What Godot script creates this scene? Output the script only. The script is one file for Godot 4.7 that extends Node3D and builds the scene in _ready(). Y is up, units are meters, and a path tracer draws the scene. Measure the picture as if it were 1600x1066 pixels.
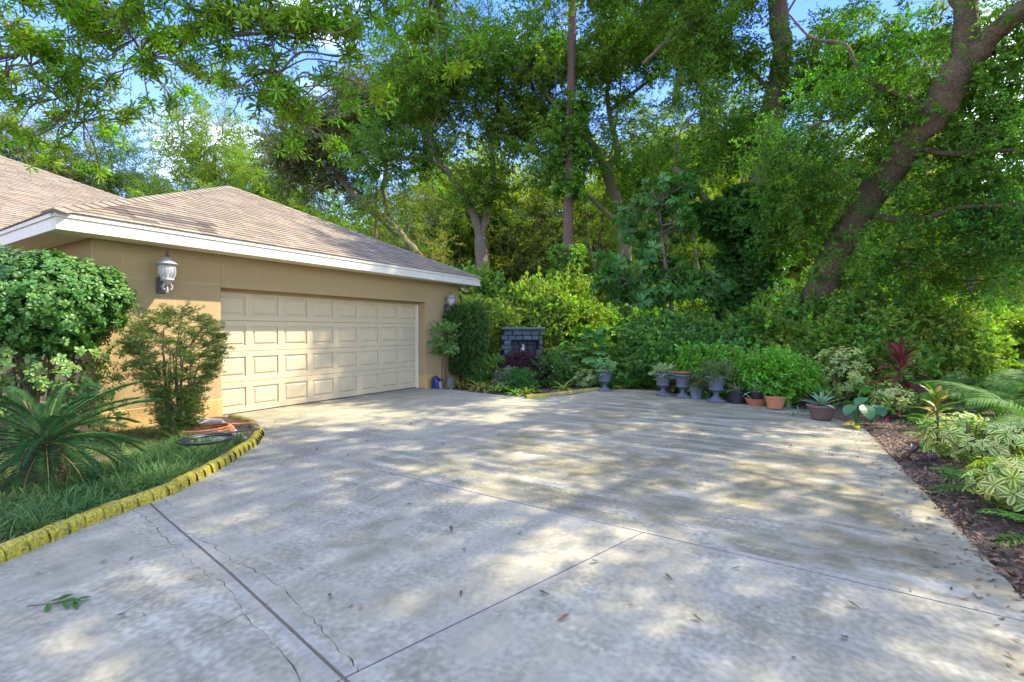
extends Node3D

# ------------------------------------------------------------------ camera numbers (pixels of the 1600 x 1066 photograph)
const FOCAL := 751.0
const EYE := 1.42
var fw := Vector3(sin(deg_to_rad(58.34)), 0, -cos(deg_to_rad(58.34)))
var rt := Vector3(cos(deg_to_rad(58.34)), 0, sin(deg_to_rad(58.34)))
var rng := RandomNumberGenerator.new()
var names := {}
var M := {}
var L := {}

# a point seen at a pixel, at a distance measured straight ahead
func P(px: float, py: float, ahead: float) -> Vector3:
	var p := deg_to_rad(1.22)
	var f := fw * cos(p) - Vector3.UP * sin(p)
	var u := Vector3.UP * cos(p) + fw * sin(p)
	var d := f + rt * ((px - 800.0) / FOCAL) - u * ((py - 533.0) / FOCAL)
	return Vector3(0, EYE, 0) + d * (ahead / d.dot(fw))

# where the line of sight meets the ground
func G(px: float, py: float, h := 0.0) -> Vector3:
	var a := P(px, py, 1.0) - Vector3(0, EYE, 0)
	return Vector3(0, EYE, 0) + a * ((h - EYE) / a.y)

# ground point at a pixel column and a distance ahead
func A(px: float, ahead: float, y := 0.0) -> Vector3:
	var v := P(px, 533, ahead)
	return Vector3(v.x, y, v.z)

# metres to the side, ahead and up, from the place where the photographer stood
func S(side: float, ahead: float, up: float) -> Vector3:
	return rt * side + fw * ahead + Vector3.UP * up

func rr(a: float, b: float) -> float:
	return rng.randf_range(a, b)

func rdir() -> Vector3:
	var z := rr(-1, 1)
	var t := rr(0, TAU)
	var q := sqrt(1 - z * z)
	return Vector3(q * cos(t), z, q * sin(t))

func lin(r: float, g: float, b: float) -> Color:
	return Color(r, g, b).linear_to_srgb()

# ------------------------------------------------------------------ mesh builders
class Flat:
	var v := PackedVector3Array()
	var c := PackedColorArray()
	func tri(a: Vector3, b: Vector3, d: Vector3, col: Color) -> void:
		v.append(a); v.append(b); v.append(d)
		c.append(col); c.append(col); c.append(col)
	func quad(a: Vector3, b: Vector3, d: Vector3, e: Vector3, col: Color) -> void:
		tri(a, b, d, col); tri(a, d, e, col)
	func mesh(tone := 1.0) -> ArrayMesh:
		# colours are kept in eight bits, so leaves that copies tint hold a fifth of their tone and the tint five times as much
		for k in c.size():
			c[k] = Color(c[k].r * tone, c[k].g * tone, c[k].b * tone)
		var arr := []
		arr.resize(Mesh.ARRAY_MAX)
		arr[Mesh.ARRAY_VERTEX] = v
		arr[Mesh.ARRAY_COLOR] = c
		var m := ArrayMesh.new()
		m.add_surface_from_arrays(Mesh.PRIMITIVE_TRIANGLES, arr)
		return m

class Smooth:
	var v := PackedVector3Array()
	var c := PackedColorArray()
	var i := PackedInt32Array()
	func mesh() -> ArrayMesh:
		var n := PackedVector3Array()
		n.resize(v.size())
		for k in range(0, i.size(), 3):
			var f := (v[i[k + 2]] - v[i[k]]).cross(v[i[k + 1]] - v[i[k]])
			n[i[k]] += f; n[i[k + 1]] += f; n[i[k + 2]] += f
		for k in n.size():
			n[k] = n[k].normalized() if n[k].length_squared() > 1e-20 else Vector3.UP
		var arr := []
		arr.resize(Mesh.ARRAY_MAX)
		arr[Mesh.ARRAY_VERTEX] = v
		arr[Mesh.ARRAY_NORMAL] = n
		arr[Mesh.ARRAY_COLOR] = c
		arr[Mesh.ARRAY_INDEX] = i
		var m := ArrayMesh.new()
		m.add_surface_from_arrays(Mesh.PRIMITIVE_TRIANGLES, arr)
		return m
	func ring_join(a: int, b: int, n: int) -> void:
		for k in n:
			var q := (k + 1) % n
			i.append(a + k); i.append(b + k); i.append(b + q)
			i.append(a + k); i.append(b + q); i.append(a + q)
	func tube(pts: PackedVector3Array, rad: PackedFloat32Array, sides: int, col: Color, lump := 0.0) -> void:
		var t := (pts[1] - pts[0]).normalized()
		var x := t.cross(Vector3(0.31, 0.12, 0.94)).normalized()
		var last := -1
		for k in pts.size():
			if k > 0 and k < pts.size() - 1:
				t = (pts[k + 1] - pts[k - 1]).normalized()
			elif k > 0:
				t = (pts[k] - pts[k - 1]).normalized()
			x = (x - t * x.dot(t)).normalized()
			var y := t.cross(x)
			var at := v.size()
			for s in sides:
				var a := TAU * s / sides
				var r := rad[k] * (1.0 + lump * sin(a * 3.0 + k * 1.3) + lump * 0.7 * sin(a * 2.0 - k * 0.7))
				v.append(pts[k] + (x * cos(a) + y * sin(a)) * r)
				c.append(col)
			if last >= 0:
				ring_join(last, at, sides)
			last = at
		var e := v.size()
		v.append(pts[pts.size() - 1] + t * rad[rad.size() - 1] * 0.5)
		c.append(col)
		for s in sides:
			i.append(last + s); i.append(e); i.append(last + (s + 1) % sides)
	func lathe(prof: PackedVector2Array, segs: int, col: Color, flute := 0.0, flutes := 0, f0 := 0.0, f1 := 0.0, at := Vector3.ZERO) -> void:
		var last := -1
		for k in prof.size():
			var a0 := v.size()
			for s in segs:
				var a := TAU * s / segs
				var r := prof[k].x
				if flutes > 0 and prof[k].y >= f0 and prof[k].y <= f1:
					r *= 1.0 + flute * cos(a * flutes)
				v.append(at + Vector3(cos(a) * r, prof[k].y, sin(a) * r))
				c.append(col)
			if last >= 0:
				ring_join(last, a0, segs)
			last = a0
			# a repeated point makes a hard edge
			if k + 1 < prof.size() and prof[k].distance_to(prof[k + 1]) < 1e-5:
				last = -1

func box(b: Flat, lo: Vector3, hi: Vector3, ch := 0.0, col := Color.WHITE, xf := Transform3D()) -> void:
	var m := (lo + hi) * 0.5
	var h := (hi - lo) * 0.5
	ch = minf(ch, minf(h.x, minf(h.y, h.z)) * 0.9)
	for ax in 3:
		var u := (ax + 1) % 3
		var w := (ax + 2) % 3
		for s in [-1.0, 1.0]:
			var q := []
			for k in [[-1, -1], [1, -1], [1, 1], [-1, 1]]:
				var p := Vector3()
				p[ax] = s * h[ax]
				p[u] = k[0] * (h[u] - ch)
				p[w] = k[1] * (h[w] - ch)
				q.append(xf * (m + p))
			if s > 0:
				b.quad(q[3], q[2], q[1], q[0], col)
			else:
				b.quad(q[0], q[1], q[2], q[3], col)
	if ch <= 0.0:
		return
	for ax in 3:
		var u := (ax + 1) % 3
		var w := (ax + 2) % 3
		for su in [-1.0, 1.0]:
			for sw in [-1.0, 1.0]:
				var q := []
				for k in [[-1, 0], [1, 0], [1, 1], [-1, 1]]:
					var p := Vector3()
					p[ax] = k[0] * (h[ax] - ch)
					p[u] = su * (h[u] - (ch if k[1] == 1 else 0.0))
					p[w] = sw * (h[w] - (ch if k[1] == 0 else 0.0))
					q.append(xf * (m + p))
				if su * sw > 0:
					b.quad(q[0], q[1], q[2], q[3], col)
				else:
					b.quad(q[3], q[2], q[1], q[0], col)
	for sx in [-1.0, 1.0]:
		for sy in [-1.0, 1.0]:
			for sz in [-1.0, 1.0]:
				var s := Vector3(sx, sy, sz)
				var a := xf * (m + s * Vector3(h.x, h.y - ch, h.z - ch))
				var d := xf * (m + s * Vector3(h.x - ch, h.y, h.z - ch))
				var e := xf * (m + s * Vector3(h.x - ch, h.y - ch, h.z))
				if sx * sy * sz > 0:
					b.tri(a, e, d, col)
				else:
					b.tri(a, d, e, col)

func box_mesh(lo: Vector3, hi: Vector3, ch := 0.004, col := Color.WHITE) -> ArrayMesh:
	var b := Flat.new()
	box(b, lo, hi, ch, col)
	return b.mesh()

# a flat outline on the ground with sides going down
func slab_mesh(poly: PackedVector2Array, top: float, deep: float, bevel := 0.0) -> ArrayMesh:
	var st := SurfaceTool.new()
	st.begin(Mesh.PRIMITIVE_TRIANGLES)
	st.set_smooth_group(-1)
	var tri := Geometry2D.triangulate_polygon(poly)
	for k in range(0, tri.size(), 3):
		var q := [poly[tri[k]], poly[tri[k + 1]], poly[tri[k + 2]]]
		if (q[1] - q[0]).cross(q[2] - q[0]) < 0:
			q = [q[0], q[2], q[1]]
		for e in q:
			put_uv(st, Vector3(e.x, top, e.y))
	for k in poly.size():
		var a := poly[k]
		var b := poly[(k + 1) % poly.size()]
		for e in [Vector3(a.x, top, a.y), Vector3(b.x, top, b.y), Vector3(b.x, deep, b.y), Vector3(a.x, top, a.y), Vector3(b.x, deep, b.y), Vector3(a.x, deep, a.y)]:
			put_uv(st, e)
	st.generate_normals()
	return st.commit()

func put_uv(st: SurfaceTool, p: Vector3) -> void:
	st.set_uv(Vector2((p.x + 2.0) / 14.0, (p.z + 9.0) / 14.0))
	st.set_uv2(Vector2(p.x, p.z))
	st.add_vertex(p)

# ------------------------------------------------------------------ things and parts
func numbered(called: String) -> String:
	if not names.has(called):
		names[called] = 0
		return called
	names[called] += 1
	return "%s_%03d" % [called, names[called]]

func thing(called: String, label: String, category: String, at := Vector3.ZERO, turn := 0.0, group := "") -> Node3D:
	var o := Node3D.new()
	o.name = numbered(called)
	add_child(o)
	o.position = at
	o.rotation.y = turn
	meta(o, label, category, group)
	return o

func meta(o: Node3D, label: String, category: String, group := "") -> void:
	o.set_meta("label", label)
	o.set_meta("category", category)
	if group:
		o.set_meta("group", group)

func part(parent: Node3D, called: String, m: Mesh, mat: Material, xf := Transform3D()) -> MeshInstance3D:
	var o := MeshInstance3D.new()
	o.name = called
	o.mesh = m
	o.material_override = mat
	o.transform = xf
	parent.add_child(o, true)
	return o

func setting(called: String, m: Mesh, mat: Material) -> MeshInstance3D:
	var o := MeshInstance3D.new()
	o.name = called
	o.mesh = m
	o.material_override = mat
	add_child(o)
	o.set_meta("kind", "structure")
	return o

func copies(parent: Node3D, called: String, m: Mesh, mat: Material, xf: Array, cols: PackedColorArray) -> MultiMeshInstance3D:
	var mm := MultiMesh.new()
	mm.transform_format = MultiMesh.TRANSFORM_3D
	mm.use_colors = true
	mm.mesh = m
	mm.instance_count = xf.size()
	for k in xf.size():
		mm.set_instance_transform(k, xf[k])
		mm.set_instance_color(k, cols[k])
	var o := MultiMeshInstance3D.new()
	o.name = called
	o.multimesh = mm
	o.material_override = mat
	parent.add_child(o, true)
	return o

# ------------------------------------------------------------------ materials
func noise_tex(freq: float, lo: Color, hi: Color, size := 512, octaves := 4, kind := FastNoiseLite.TYPE_SIMPLEX_SMOOTH, sd := 1, mid := Color(0, 0, 0, 0)) -> NoiseTexture2D:
	var n := FastNoiseLite.new()
	n.noise_type = kind
	n.frequency = freq
	n.fractal_octaves = octaves
	n.seed = sd
	var t := NoiseTexture2D.new()
	t.width = size
	t.height = size
	t.seamless = true
	t.noise = n
	var g := Gradient.new()
	g.set_color(0, lo)
	g.set_color(1, hi)
	if mid.a > 0:
		g.add_point(0.5, mid)
	t.color_ramp = g
	return t

func leaf_mat(rough: float, back: Color, spec := 0.5) -> StandardMaterial3D:
	var m := StandardMaterial3D.new()
	m.vertex_color_use_as_albedo = true
	m.roughness = rough
	m.metallic_specular = spec
	m.backlight_enabled = true
	m.backlight = back
	m.cull_mode = BaseMaterial3D.CULL_DISABLED
	return m

func plain_mat(col: Color, rough := 0.8, metal := 0.0) -> StandardMaterial3D:
	var m := StandardMaterial3D.new()
	m.albedo_color = col
	m.roughness = rough
	m.metallic = metal
	return m

func grain_mat(lo: Color, hi: Color, freq: float, scale: float, rough := 0.85, relief := 0.0, sd := 1, octaves := 4) -> StandardMaterial3D:
	var m := StandardMaterial3D.new()
	m.albedo_texture = noise_tex(freq, lo, hi, 512, octaves, FastNoiseLite.TYPE_SIMPLEX_SMOOTH, sd)
	m.uv1_triplanar = true
	m.uv1_world_triplanar = true
	m.uv1_scale = Vector3.ONE * scale
	m.roughness = rough
	if relief > 0:
		m.heightmap_enabled = true
		m.heightmap_scale = relief
		m.heightmap_texture = noise_tex(freq * 1.7, Color.BLACK, Color.WHITE, 512, octaves, FastNoiseLite.TYPE_SIMPLEX_SMOOTH, sd + 5)
	return m

func make_materials() -> void:
	var back := Color(0.80, 0.92, 0.32)
	M.oak = leaf_mat(0.55, Color(0.84, 0.96, 0.34), 0.22)
	M.near_oak = leaf_mat(0.5, Color(0.84, 0.97, 0.25), 0.25)
	M.leaf = leaf_mat(0.45, back, 0.3)
	M.glossy = leaf_mat(0.36, Color(0.55, 0.72, 0.25), 0.32)
	M.grass = leaf_mat(0.45, Color(0.5, 0.7, 0.3), 0.3)
	M.dull = leaf_mat(0.65, Color(0.4, 0.4, 0.3))
	M.bark = grain_mat(lin(0.10, 0.075, 0.052), lin(0.30, 0.25, 0.19), 0.02, 1.4, 0.92, 3.0, 3)
	M.bark.vertex_color_use_as_albedo = true
	M.pine_bark = grain_mat(lin(0.09, 0.055, 0.038), lin(0.27, 0.17, 0.115), 0.03, 1.2, 0.95, 4.0, 4)
	M.pine_bark.vertex_color_use_as_albedo = true
	M.stucco = grain_mat(lin(0.465, 0.338, 0.16), lin(0.51, 0.372, 0.185), 0.09, 1.6, 0.93, 1.3, 7)
	M.stucco_base = grain_mat(lin(0.52, 0.34, 0.12), lin(0.58, 0.395, 0.15), 0.04, 1.1, 0.93, 0.5, 8)
	M.door = grain_mat(lin(0.50, 0.415, 0.25), lin(0.535, 0.45, 0.28), 0.02, 0.5, 0.55, 0.0, 9)
	M.trim = grain_mat(lin(0.62, 0.585, 0.47), lin(0.68, 0.645, 0.53), 0.012, 0.7, 0.6, 0.0, 10)
	M.soffit = plain_mat(lin(0.70, 0.64, 0.45), 0.65)
	M.shingle = StandardMaterial3D.new()
	M.shingle.vertex_color_use_as_albedo = true
	M.shingle.albedo_texture = noise_tex(0.11, Color(0.72, 0.71, 0.70), Color(1, 1, 1), 512, 3)
	M.shingle.uv1_triplanar = true
	M.shingle.uv1_world_triplanar = true
	M.shingle.uv1_scale = Vector3.ONE * 1.7
	M.shingle.roughness = 0.95
	M.soil = grain_mat(lin(0.045, 0.032, 0.02), lin(0.17, 0.125, 0.08), 0.03, 0.9, 0.97, 4.0, 11, 5)
	M.yellow = grain_mat(lin(0.34, 0.27, 0.025), lin(0.52, 0.41, 0.035), 0.018, 2.5, 0.8, 1.6, 12)
	M.yellow.albedo_texture = worn(lin(0.14, 0.115, 0.075), lin(0.38, 0.315, 0.022), lin(0.54, 0.455, 0.03), 0.3, 12)
	M.yellow_worn = grain_mat(lin(0.29, 0.225, 0.07), lin(0.49, 0.37, 0.11), 0.03, 2.5, 0.85, 1.6, 13)
	M.yellow_worn.albedo_texture = worn(lin(0.16, 0.14, 0.10), lin(0.33, 0.255, 0.08), lin(0.46, 0.36, 0.10), 0.38, 13)
	M.urn = grain_mat(lin(0.06, 0.068, 0.085), lin(0.135, 0.15, 0.18), 0.03, 3.0, 0.75, 0.6, 14)
	M.grey_pot = grain_mat(lin(0.10, 0.115, 0.15), lin(0.16, 0.18, 0.22), 0.03, 3.0, 0.6, 0.0, 15)
	M.black_plastic = plain_mat(lin(0.018, 0.019, 0.022), 0.5)
	M.terracotta = grain_mat(lin(0.36, 0.13, 0.055), lin(0.50, 0.215, 0.10), 0.02, 3.0, 0.88, 0.3, 16)
	M.brown_pot = grain_mat(lin(0.10, 0.06, 0.045), lin(0.19, 0.12, 0.09), 0.03, 4.0, 0.8, 0.8, 17)
	M.pot_soil = plain_mat(lin(0.05, 0.035, 0.022), 1.0)
	M.stone = grain_mat(lin(0.045, 0.065, 0.08), lin(0.14, 0.18, 0.19), 0.03, 2.2, 0.85, 2.5, 18)
	M.pebble = grain_mat(lin(0.12, 0.14, 0.12), lin(0.46, 0.47, 0.42), 0.10, 3.0, 0.8, 2.5, 19, 2)
	M.blue = plain_mat(lin(0.014, 0.03, 0.145), 0.35)
	M.pail = plain_mat(lin(0.34, 0.36, 0.39), 0.5)
	M.white_stone = plain_mat(lin(0.5, 0.5, 0.47), 0.8)
	M.lantern = grain_mat(lin(0.28, 0.28, 0.28), lin(0.46, 0.46, 0.45), 0.03, 8.0, 0.45, 0.0, 20)
	M.dark_metal = plain_mat(lin(0.07, 0.06, 0.05), 0.5)
	var gl := plain_mat(Color(0.95, 0.96, 0.97, 0.28), 0.06)
	gl.transparency = BaseMaterial3D.TRANSPARENCY_ALPHA
	M.lamp_glass = gl
	M.hose_orange = plain_mat(lin(0.52, 0.17, 0.075), 0.5)
	M.hose_black = plain_mat(lin(0.03, 0.032, 0.034), 0.45)
	M.hose_grey = plain_mat(lin(0.16, 0.17, 0.18), 0.45)
	M.pad = grain_mat(lin(0.36, 0.33, 0.28), lin(0.50, 0.47, 0.40), 0.03, 1.5, 0.95, 0.5, 21)
	M.filler = grain_mat(lin(0.15, 0.115, 0.075), lin(0.30, 0.245, 0.17), 0.06, 4.0, 0.95, 1.0, 22)
	M.concrete = concrete()

func worn(bare: Color, low: Color, high: Color, share: float, sd: int) -> NoiseTexture2D:
	var t := noise_tex(0.025, bare, high, 512, 5, FastNoiseLite.TYPE_SIMPLEX_SMOOTH, sd)
	t.color_ramp.add_point(share, bare)
	t.color_ramp.add_point(share + 0.06, low)
	return t

func field(freq: float, sd: int, w: int, h: int, octaves := 4) -> PackedByteArray:
	var n := FastNoiseLite.new()
	n.noise_type = FastNoiseLite.TYPE_SIMPLEX_SMOOTH
	n.frequency = freq
	n.seed = sd
	n.fractal_octaves = octaves
	var im := n.get_image(w, h, false, false, true)
	im.convert(Image.FORMAT_L8)
	return im.get_data()

func stretched(freq: float, sd: int, w: int, h: int, n: int) -> PackedByteArray:
	var q := FastNoiseLite.new()
	q.frequency = freq
	q.seed = sd
	q.fractal_octaves = 4
	var im := q.get_image(w, h, false, false, true)
	im.convert(Image.FORMAT_L8)
	im.resize(n, n, Image.INTERPOLATE_CUBIC)
	return im.get_data()

func concrete() -> StandardMaterial3D:
	var n := 1792
	var big := field(0.0022, 31, n, n, 5)
	var mid := field(0.010, 32, n, n, 5)
	var fine := field(0.16, 33, n, n, 3)
	var rough := field(0.03, 34, n, n, 4)
	var along := stretched(0.03, 35, 256, n, n)
	var across := stretched(0.03, 36, n, 230, n)
	# spills and mildew seen on the concrete: pixel, radius in metres, strength
	var spots := []
	for s in [[545, 835, 0.26, 0.9], [510, 850, 0.16, 0.8], [575, 870, 0.2, 0.5], [640, 900, 0.22, 0.55], [655, 945, 0.2, 0.55], [430, 815, 0.2, 0.35], [120, 890, 0.22, 0.4], [60, 920, 0.2, 0.35], [1480, 830, 0.35, 0.35], [1540, 915, 0.25, 0.4], [1400, 770, 0.5, 0.14], [1250, 740, 0.5, 0.12], [1150, 770, 0.5, 0.12], [900, 700, 0.8, 0.1], [980, 740, 0.6, 0.12], [1100, 690, 0.8, 0.12], [760, 760, 0.35, 0.25], [1280, 820, 0.4, 0.14]]:
		var g := G(s[0], s[1])
		spots.append([(g.x + 2.0) / 14.0 * n, (g.z + 9.0) / 14.0 * n, s[2] / 14.0 * n, s[3]])
	var stain := PackedFloat32Array()
	stain.resize(n * n)
	for s in spots:
		var reach := int(s[2] * 1.7)
		for y in range(maxi(0, int(s[1]) - reach), mini(n, int(s[1]) + reach)):
			for x in range(maxi(0, int(s[0]) - reach), mini(n, int(s[0]) + reach)):
				var k := y * n + x
				var d: float = Vector2(x - s[0], y - s[1]).length() / s[2]
				var e: float = 1.0 - d + (mid[k] - 128) / 70.0 + (rough[k] - 128) / 150.0 - 0.25
				if e > 0.0:
					stain[k] = maxf(stain[k], minf(e * 2.2, 1.0) * s[3] * clampf(0.55 + (fine[k] - 128) / 60.0 + (rough[k] - 128) / 90.0, 0.0, 1.0))
	var out := PackedByteArray()
	out.resize(n * n * 3)
	var jx := int((3.37 + 2.0) / 14.0 * n)
	var jz := int((-3.0 + 9.0) / 14.0 * n)
	for y in n:
		for x in n:
			var k := y * n + x
			var older := 1.0 if (x > jx and y > jz) else clampf(1.0 - (jz - y) / 180.0, 0.0, 1.0) * (1.0 if x > jx else 0.0)
			var b := (big[k] - 128) / 128.0
			var m := (mid[k] - 128) / 128.0
			var f := (fine[k] - 128) / 128.0
			var al := (along[k] - 128) / 128.0
			var ac := (across[k] - 128) / 128.0
			var v := 0.56 + b * 0.05 + m * 0.06 + f * 0.075 + al * 0.05 * (1.0 - older) + ac * 0.10 * (0.3 + older)
			v -= older * 0.045
			# grime that lies in the pores, and pale laitance scuffs
			var grime := clampf((m * 0.7 + b * 0.5 + ac * 0.5 + f * 0.25 - 0.12) * 3.0, 0.0, 1.0) * (0.06 + 0.085 * older)
			var scuff := clampf((ac * 0.9 - m * 0.5 + f * 0.3 - 0.32) * 3.0, 0.0, 1.0) * 0.05
			v += scuff - grime
			var st := stain[k] * (0.8 + f * 0.3)
			v -= st * 0.11
			var warm := grime * 0.08 + st * 0.01 + b * 0.012
			out[k * 3] = clampi(int((v + warm * 0.35 + 0.022) * 255), 0, 255)
			out[k * 3 + 1] = clampi(int((v + warm * 0.05 + 0.010) * 255), 0, 255)
			out[k * 3 + 2] = clampi(int((v - warm * 0.75 - 0.072) * 255), 0, 255)
	# the tooled edge beside each joint is smoother and paler
	for seg in [[[590, 735], [1005, 832]], [[1005, 832], [1600, 968]], [[1005, 832], [537, 1060]], [[262, 812], [537, 1060]]]:
		var p0 := G(seg[0][0], seg[0][1])
		var p1 := G(seg[1][0], seg[1][1])
		var a := Vector2((p0.x + 2.0) / 14.0 * n, (p0.z + 9.0) / 14.0 * n)
		var e := Vector2((p1.x + 2.0) / 14.0 * n, (p1.z + 9.0) / 14.0 * n)
		var dir := (e - a).normalized()
		for q in int(a.distance_to(e)):
			for w in range(-6, 7):
				var p := a + dir * q + dir.orthogonal() * w
				var k := int(p.y) * n + int(p.x)
				if k < 0 or k >= n * n or int(p.x) >= n or (mid[k] + rough[k]) % 7 == 0:
					continue
				for j in 3:
					out[k * 3 + j] = clampi(int(lerpf(out[k * 3 + j], 152.0 - j * 4.0, 0.28)), 0, 255)
	var im := Image.create_from_data(n, n, false, Image.FORMAT_RGB8, out)
	var mt := StandardMaterial3D.new()
	mt.albedo_texture = ImageTexture.create_from_image(im)
	mt.roughness = 0.88
	mt.metallic_specular = 0.35
	mt.detail_enabled = true
	mt.detail_blend_mode = BaseMaterial3D.BLEND_MODE_MUL
	mt.detail_uv_layer = BaseMaterial3D.DETAIL_UV_2
	mt.detail_albedo = noise_tex(0.22, Color(0.80, 0.80, 0.79), Color(1, 1, 1), 1024, 3, FastNoiseLite.TYPE_SIMPLEX_SMOOTH, 41, Color(0.97, 0.97, 0.97))
	mt.uv2_scale = Vector3(0.8, 0.8, 1)
	return mt

# ------------------------------------------------------------------ leaves and sprays
func leaf(b: Flat, at: Vector3, dir: Vector3, nrm: Vector3, long: float, wide: float, col: Color) -> void:
	var side := dir.cross(nrm).normalized()
	var tip := at + dir * long - nrm * long * 0.12
	var mid := at + dir * long * 0.48 + nrm * wide * 0.05
	b.tri(at, mid + side * wide * 0.5 + nrm * wide * 0.15, tip, col)
	b.tri(at, tip, mid - side * wide * 0.5 + nrm * wide * 0.15, col)

# a leaf with an outline: widths along the midrib, a fold and a bend
func leaf_fine(b: Flat, at: Vector3, dir: Vector3, nrm: Vector3, long: float, wide: float, outline: Array, bend: float, fold: float, col: Color, rim := Color(0, 0, 0, 0), stalk := 0.0) -> void:
	var side := dir.cross(nrm).normalized()
	var up := side.cross(dir).normalized()
	var n := outline.size()
	var p := at
	var t := dir
	if stalk > 0:
		var q := p + t * stalk
		b.tri(p + side * 0.002, q, p - side * 0.002, col)
		p = q
	var step := long / (n - 1)
	var last_m := p
	var last_w := 0.0
	var last_up := up
	for k in n:
		var w: float = outline[k] * wide * 0.5
		if k > 0:
			t = (t - up * bend * step).normalized()
			up = side.cross(t).normalized()
			p += t * step
			var l0 := last_m + side * last_w + last_up * last_w * fold
			var l1 := p + side * w + up * w * fold
			var r0 := last_m - side * last_w + last_up * last_w * fold
			var r1 := p - side * w + up * w * fold
			if rim.a > 0:
				var a0 := last_m.lerp(l0, 0.4)
				var a1 := p.lerp(l1, 0.4)
				var c0 := last_m.lerp(r0, 0.4)
				var c1 := p.lerp(r1, 0.4)
				b.quad(last_m, a0, a1, p, col)
				b.quad(a0, l0, l1, a1, rim)
				b.quad(last_m, p, c1, c0, col)
				b.quad(c0, c1, r1, r0, rim)
			elif last_w < 1e-5:
				b.tri(last_m, l1, p, col)
				b.tri(last_m, p, r1, col)
			elif w < 1e-5:
				b.tri(last_m, l0, p, col)
				b.tri(last_m, p, r0, col)
			else:
				b.quad(last_m, l0, l1, p, col)
				b.quad(last_m, p, r1, r0, col)
		last_m = p
		last_w = w
		last_up = up

func twig(b: Flat, a: Vector3, d: Vector3, r: float, col: Color) -> void:
	var t := (d - a).normalized()
	var x := t.cross(Vector3(0.3, 0.9, 0.2)).normalized() * r
	var y := t.cross(x.normalized()) * r
	var q := [x, -x * 0.5 + y * 0.87, -x * 0.5 - y * 0.87]
	for k in 3:
		var e: Vector3 = q[k]
		var g: Vector3 = q[(k + 1) % 3]
		b.quad(a + e, a + g, d + g * 0.5, d + e * 0.5, col)

# a leafy branchlet along +z
func spray(long: float, twigs: int, per: int, ll: float, lw: float, wide: float, sd: int, fine := [], droop := 0.15) -> ArrayMesh:
	var r := RandomNumberGenerator.new()
	r.seed = sd
	var b := Flat.new()
	var wood := Color(1.1, 0.72, 1.2)
	var end := Vector3(0, -droop * long, long)
	twig(b, Vector3.ZERO, end, 0.006, wood)
	for k in twigs:
		var f := (k + 0.6) / twigs
		var a := end * f
		var s := 1.0 if k % 2 == 0 else -1.0
		var d := Vector3(s * r.randf_range(0.5, 1.1), r.randf_range(-0.45, 0.45), r.randf_range(0.4, 1.0)).normalized()
		if k == twigs - 1:
			d = Vector3(r.randf_range(-0.2, 0.2), -0.1, 1).normalized()
		var tl := wide * r.randf_range(0.6, 1.1) * (1.0 - 0.35 * f)
		var e := a + d * tl + Vector3(0, -tl * droop, 0)
		twig(b, a, e, 0.0035, wood)
		for j in per:
			var g := (j + r.randf_range(0.3, 1.0)) / per
			var p := a.lerp(e, g)
			var out := (d * 0.55 + Vector3(r.randf_range(-1, 1), r.randf_range(-0.6, 0.75), r.randf_range(-1, 1)).normalized()).normalized()
			var nn := (Vector3.UP * 0.9 + Vector3(r.randf_range(-1, 1), r.randf_range(-0.5, 1), r.randf_range(-1, 1)) * 0.7).normalized()
			nn = (nn - out * nn.dot(out)).normalized()
			var q := r.randf_range(0.72, 1.28)
			var col := Color(q * r.randf_range(0.85, 1.2), q, q * r.randf_range(0.8, 1.2))
			var sc := r.randf_range(0.7, 1.2)
			if fine.is_empty():
				leaf(b, p, out, nn, ll * sc, lw * sc, col)
			else:
				leaf_fine(b, p, out, nn, ll * sc, lw * sc, fine, 2.0 / ll * 0.25, 0.22, col, Color(0, 0, 0, 0), ll * 0.12)
	return b.mesh(0.2)

# leaves in a whorl round the tip of a twig along +z
func whorl(n: int, ll: float, lw: float, outline: Array, tilt: float, bend: float, sd: int, rim := Color(0, 0, 0, 0), stem := 0.15) -> ArrayMesh:
	var r := RandomNumberGenerator.new()
	r.seed = sd
	var b := Flat.new()
	twig(b, Vector3(0, 0, -stem), Vector3.ZERO, 0.005, Color(1.1, 0.72, 1.2))
	for k in n:
		var a := TAU * (k * 0.382 + r.randf_range(-0.04, 0.04))
		var t := tilt + r.randf_range(-0.3, 0.3)
		var o := Vector3(cos(a), sin(a), 0)
		var d := (o * sin(t) + Vector3(0, 0, cos(t))).normalized()
		var nn := (Vector3(0, 0, sin(t)) - o * cos(t)).normalized()
		var q := r.randf_range(0.75, 1.25)
		var sc := r.randf_range(0.7, 1.1)
		leaf_fine(b, Vector3(0, 0, -stem * 0.5 * k / n), d, nn, ll * sc, lw * sc, outline, bend / ll, 0.2, Color(q * r.randf_range(0.9, 1.15), q, q * r.randf_range(0.8, 1.2)), rim, ll * 0.06)
	return b.mesh(0.2)

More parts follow.
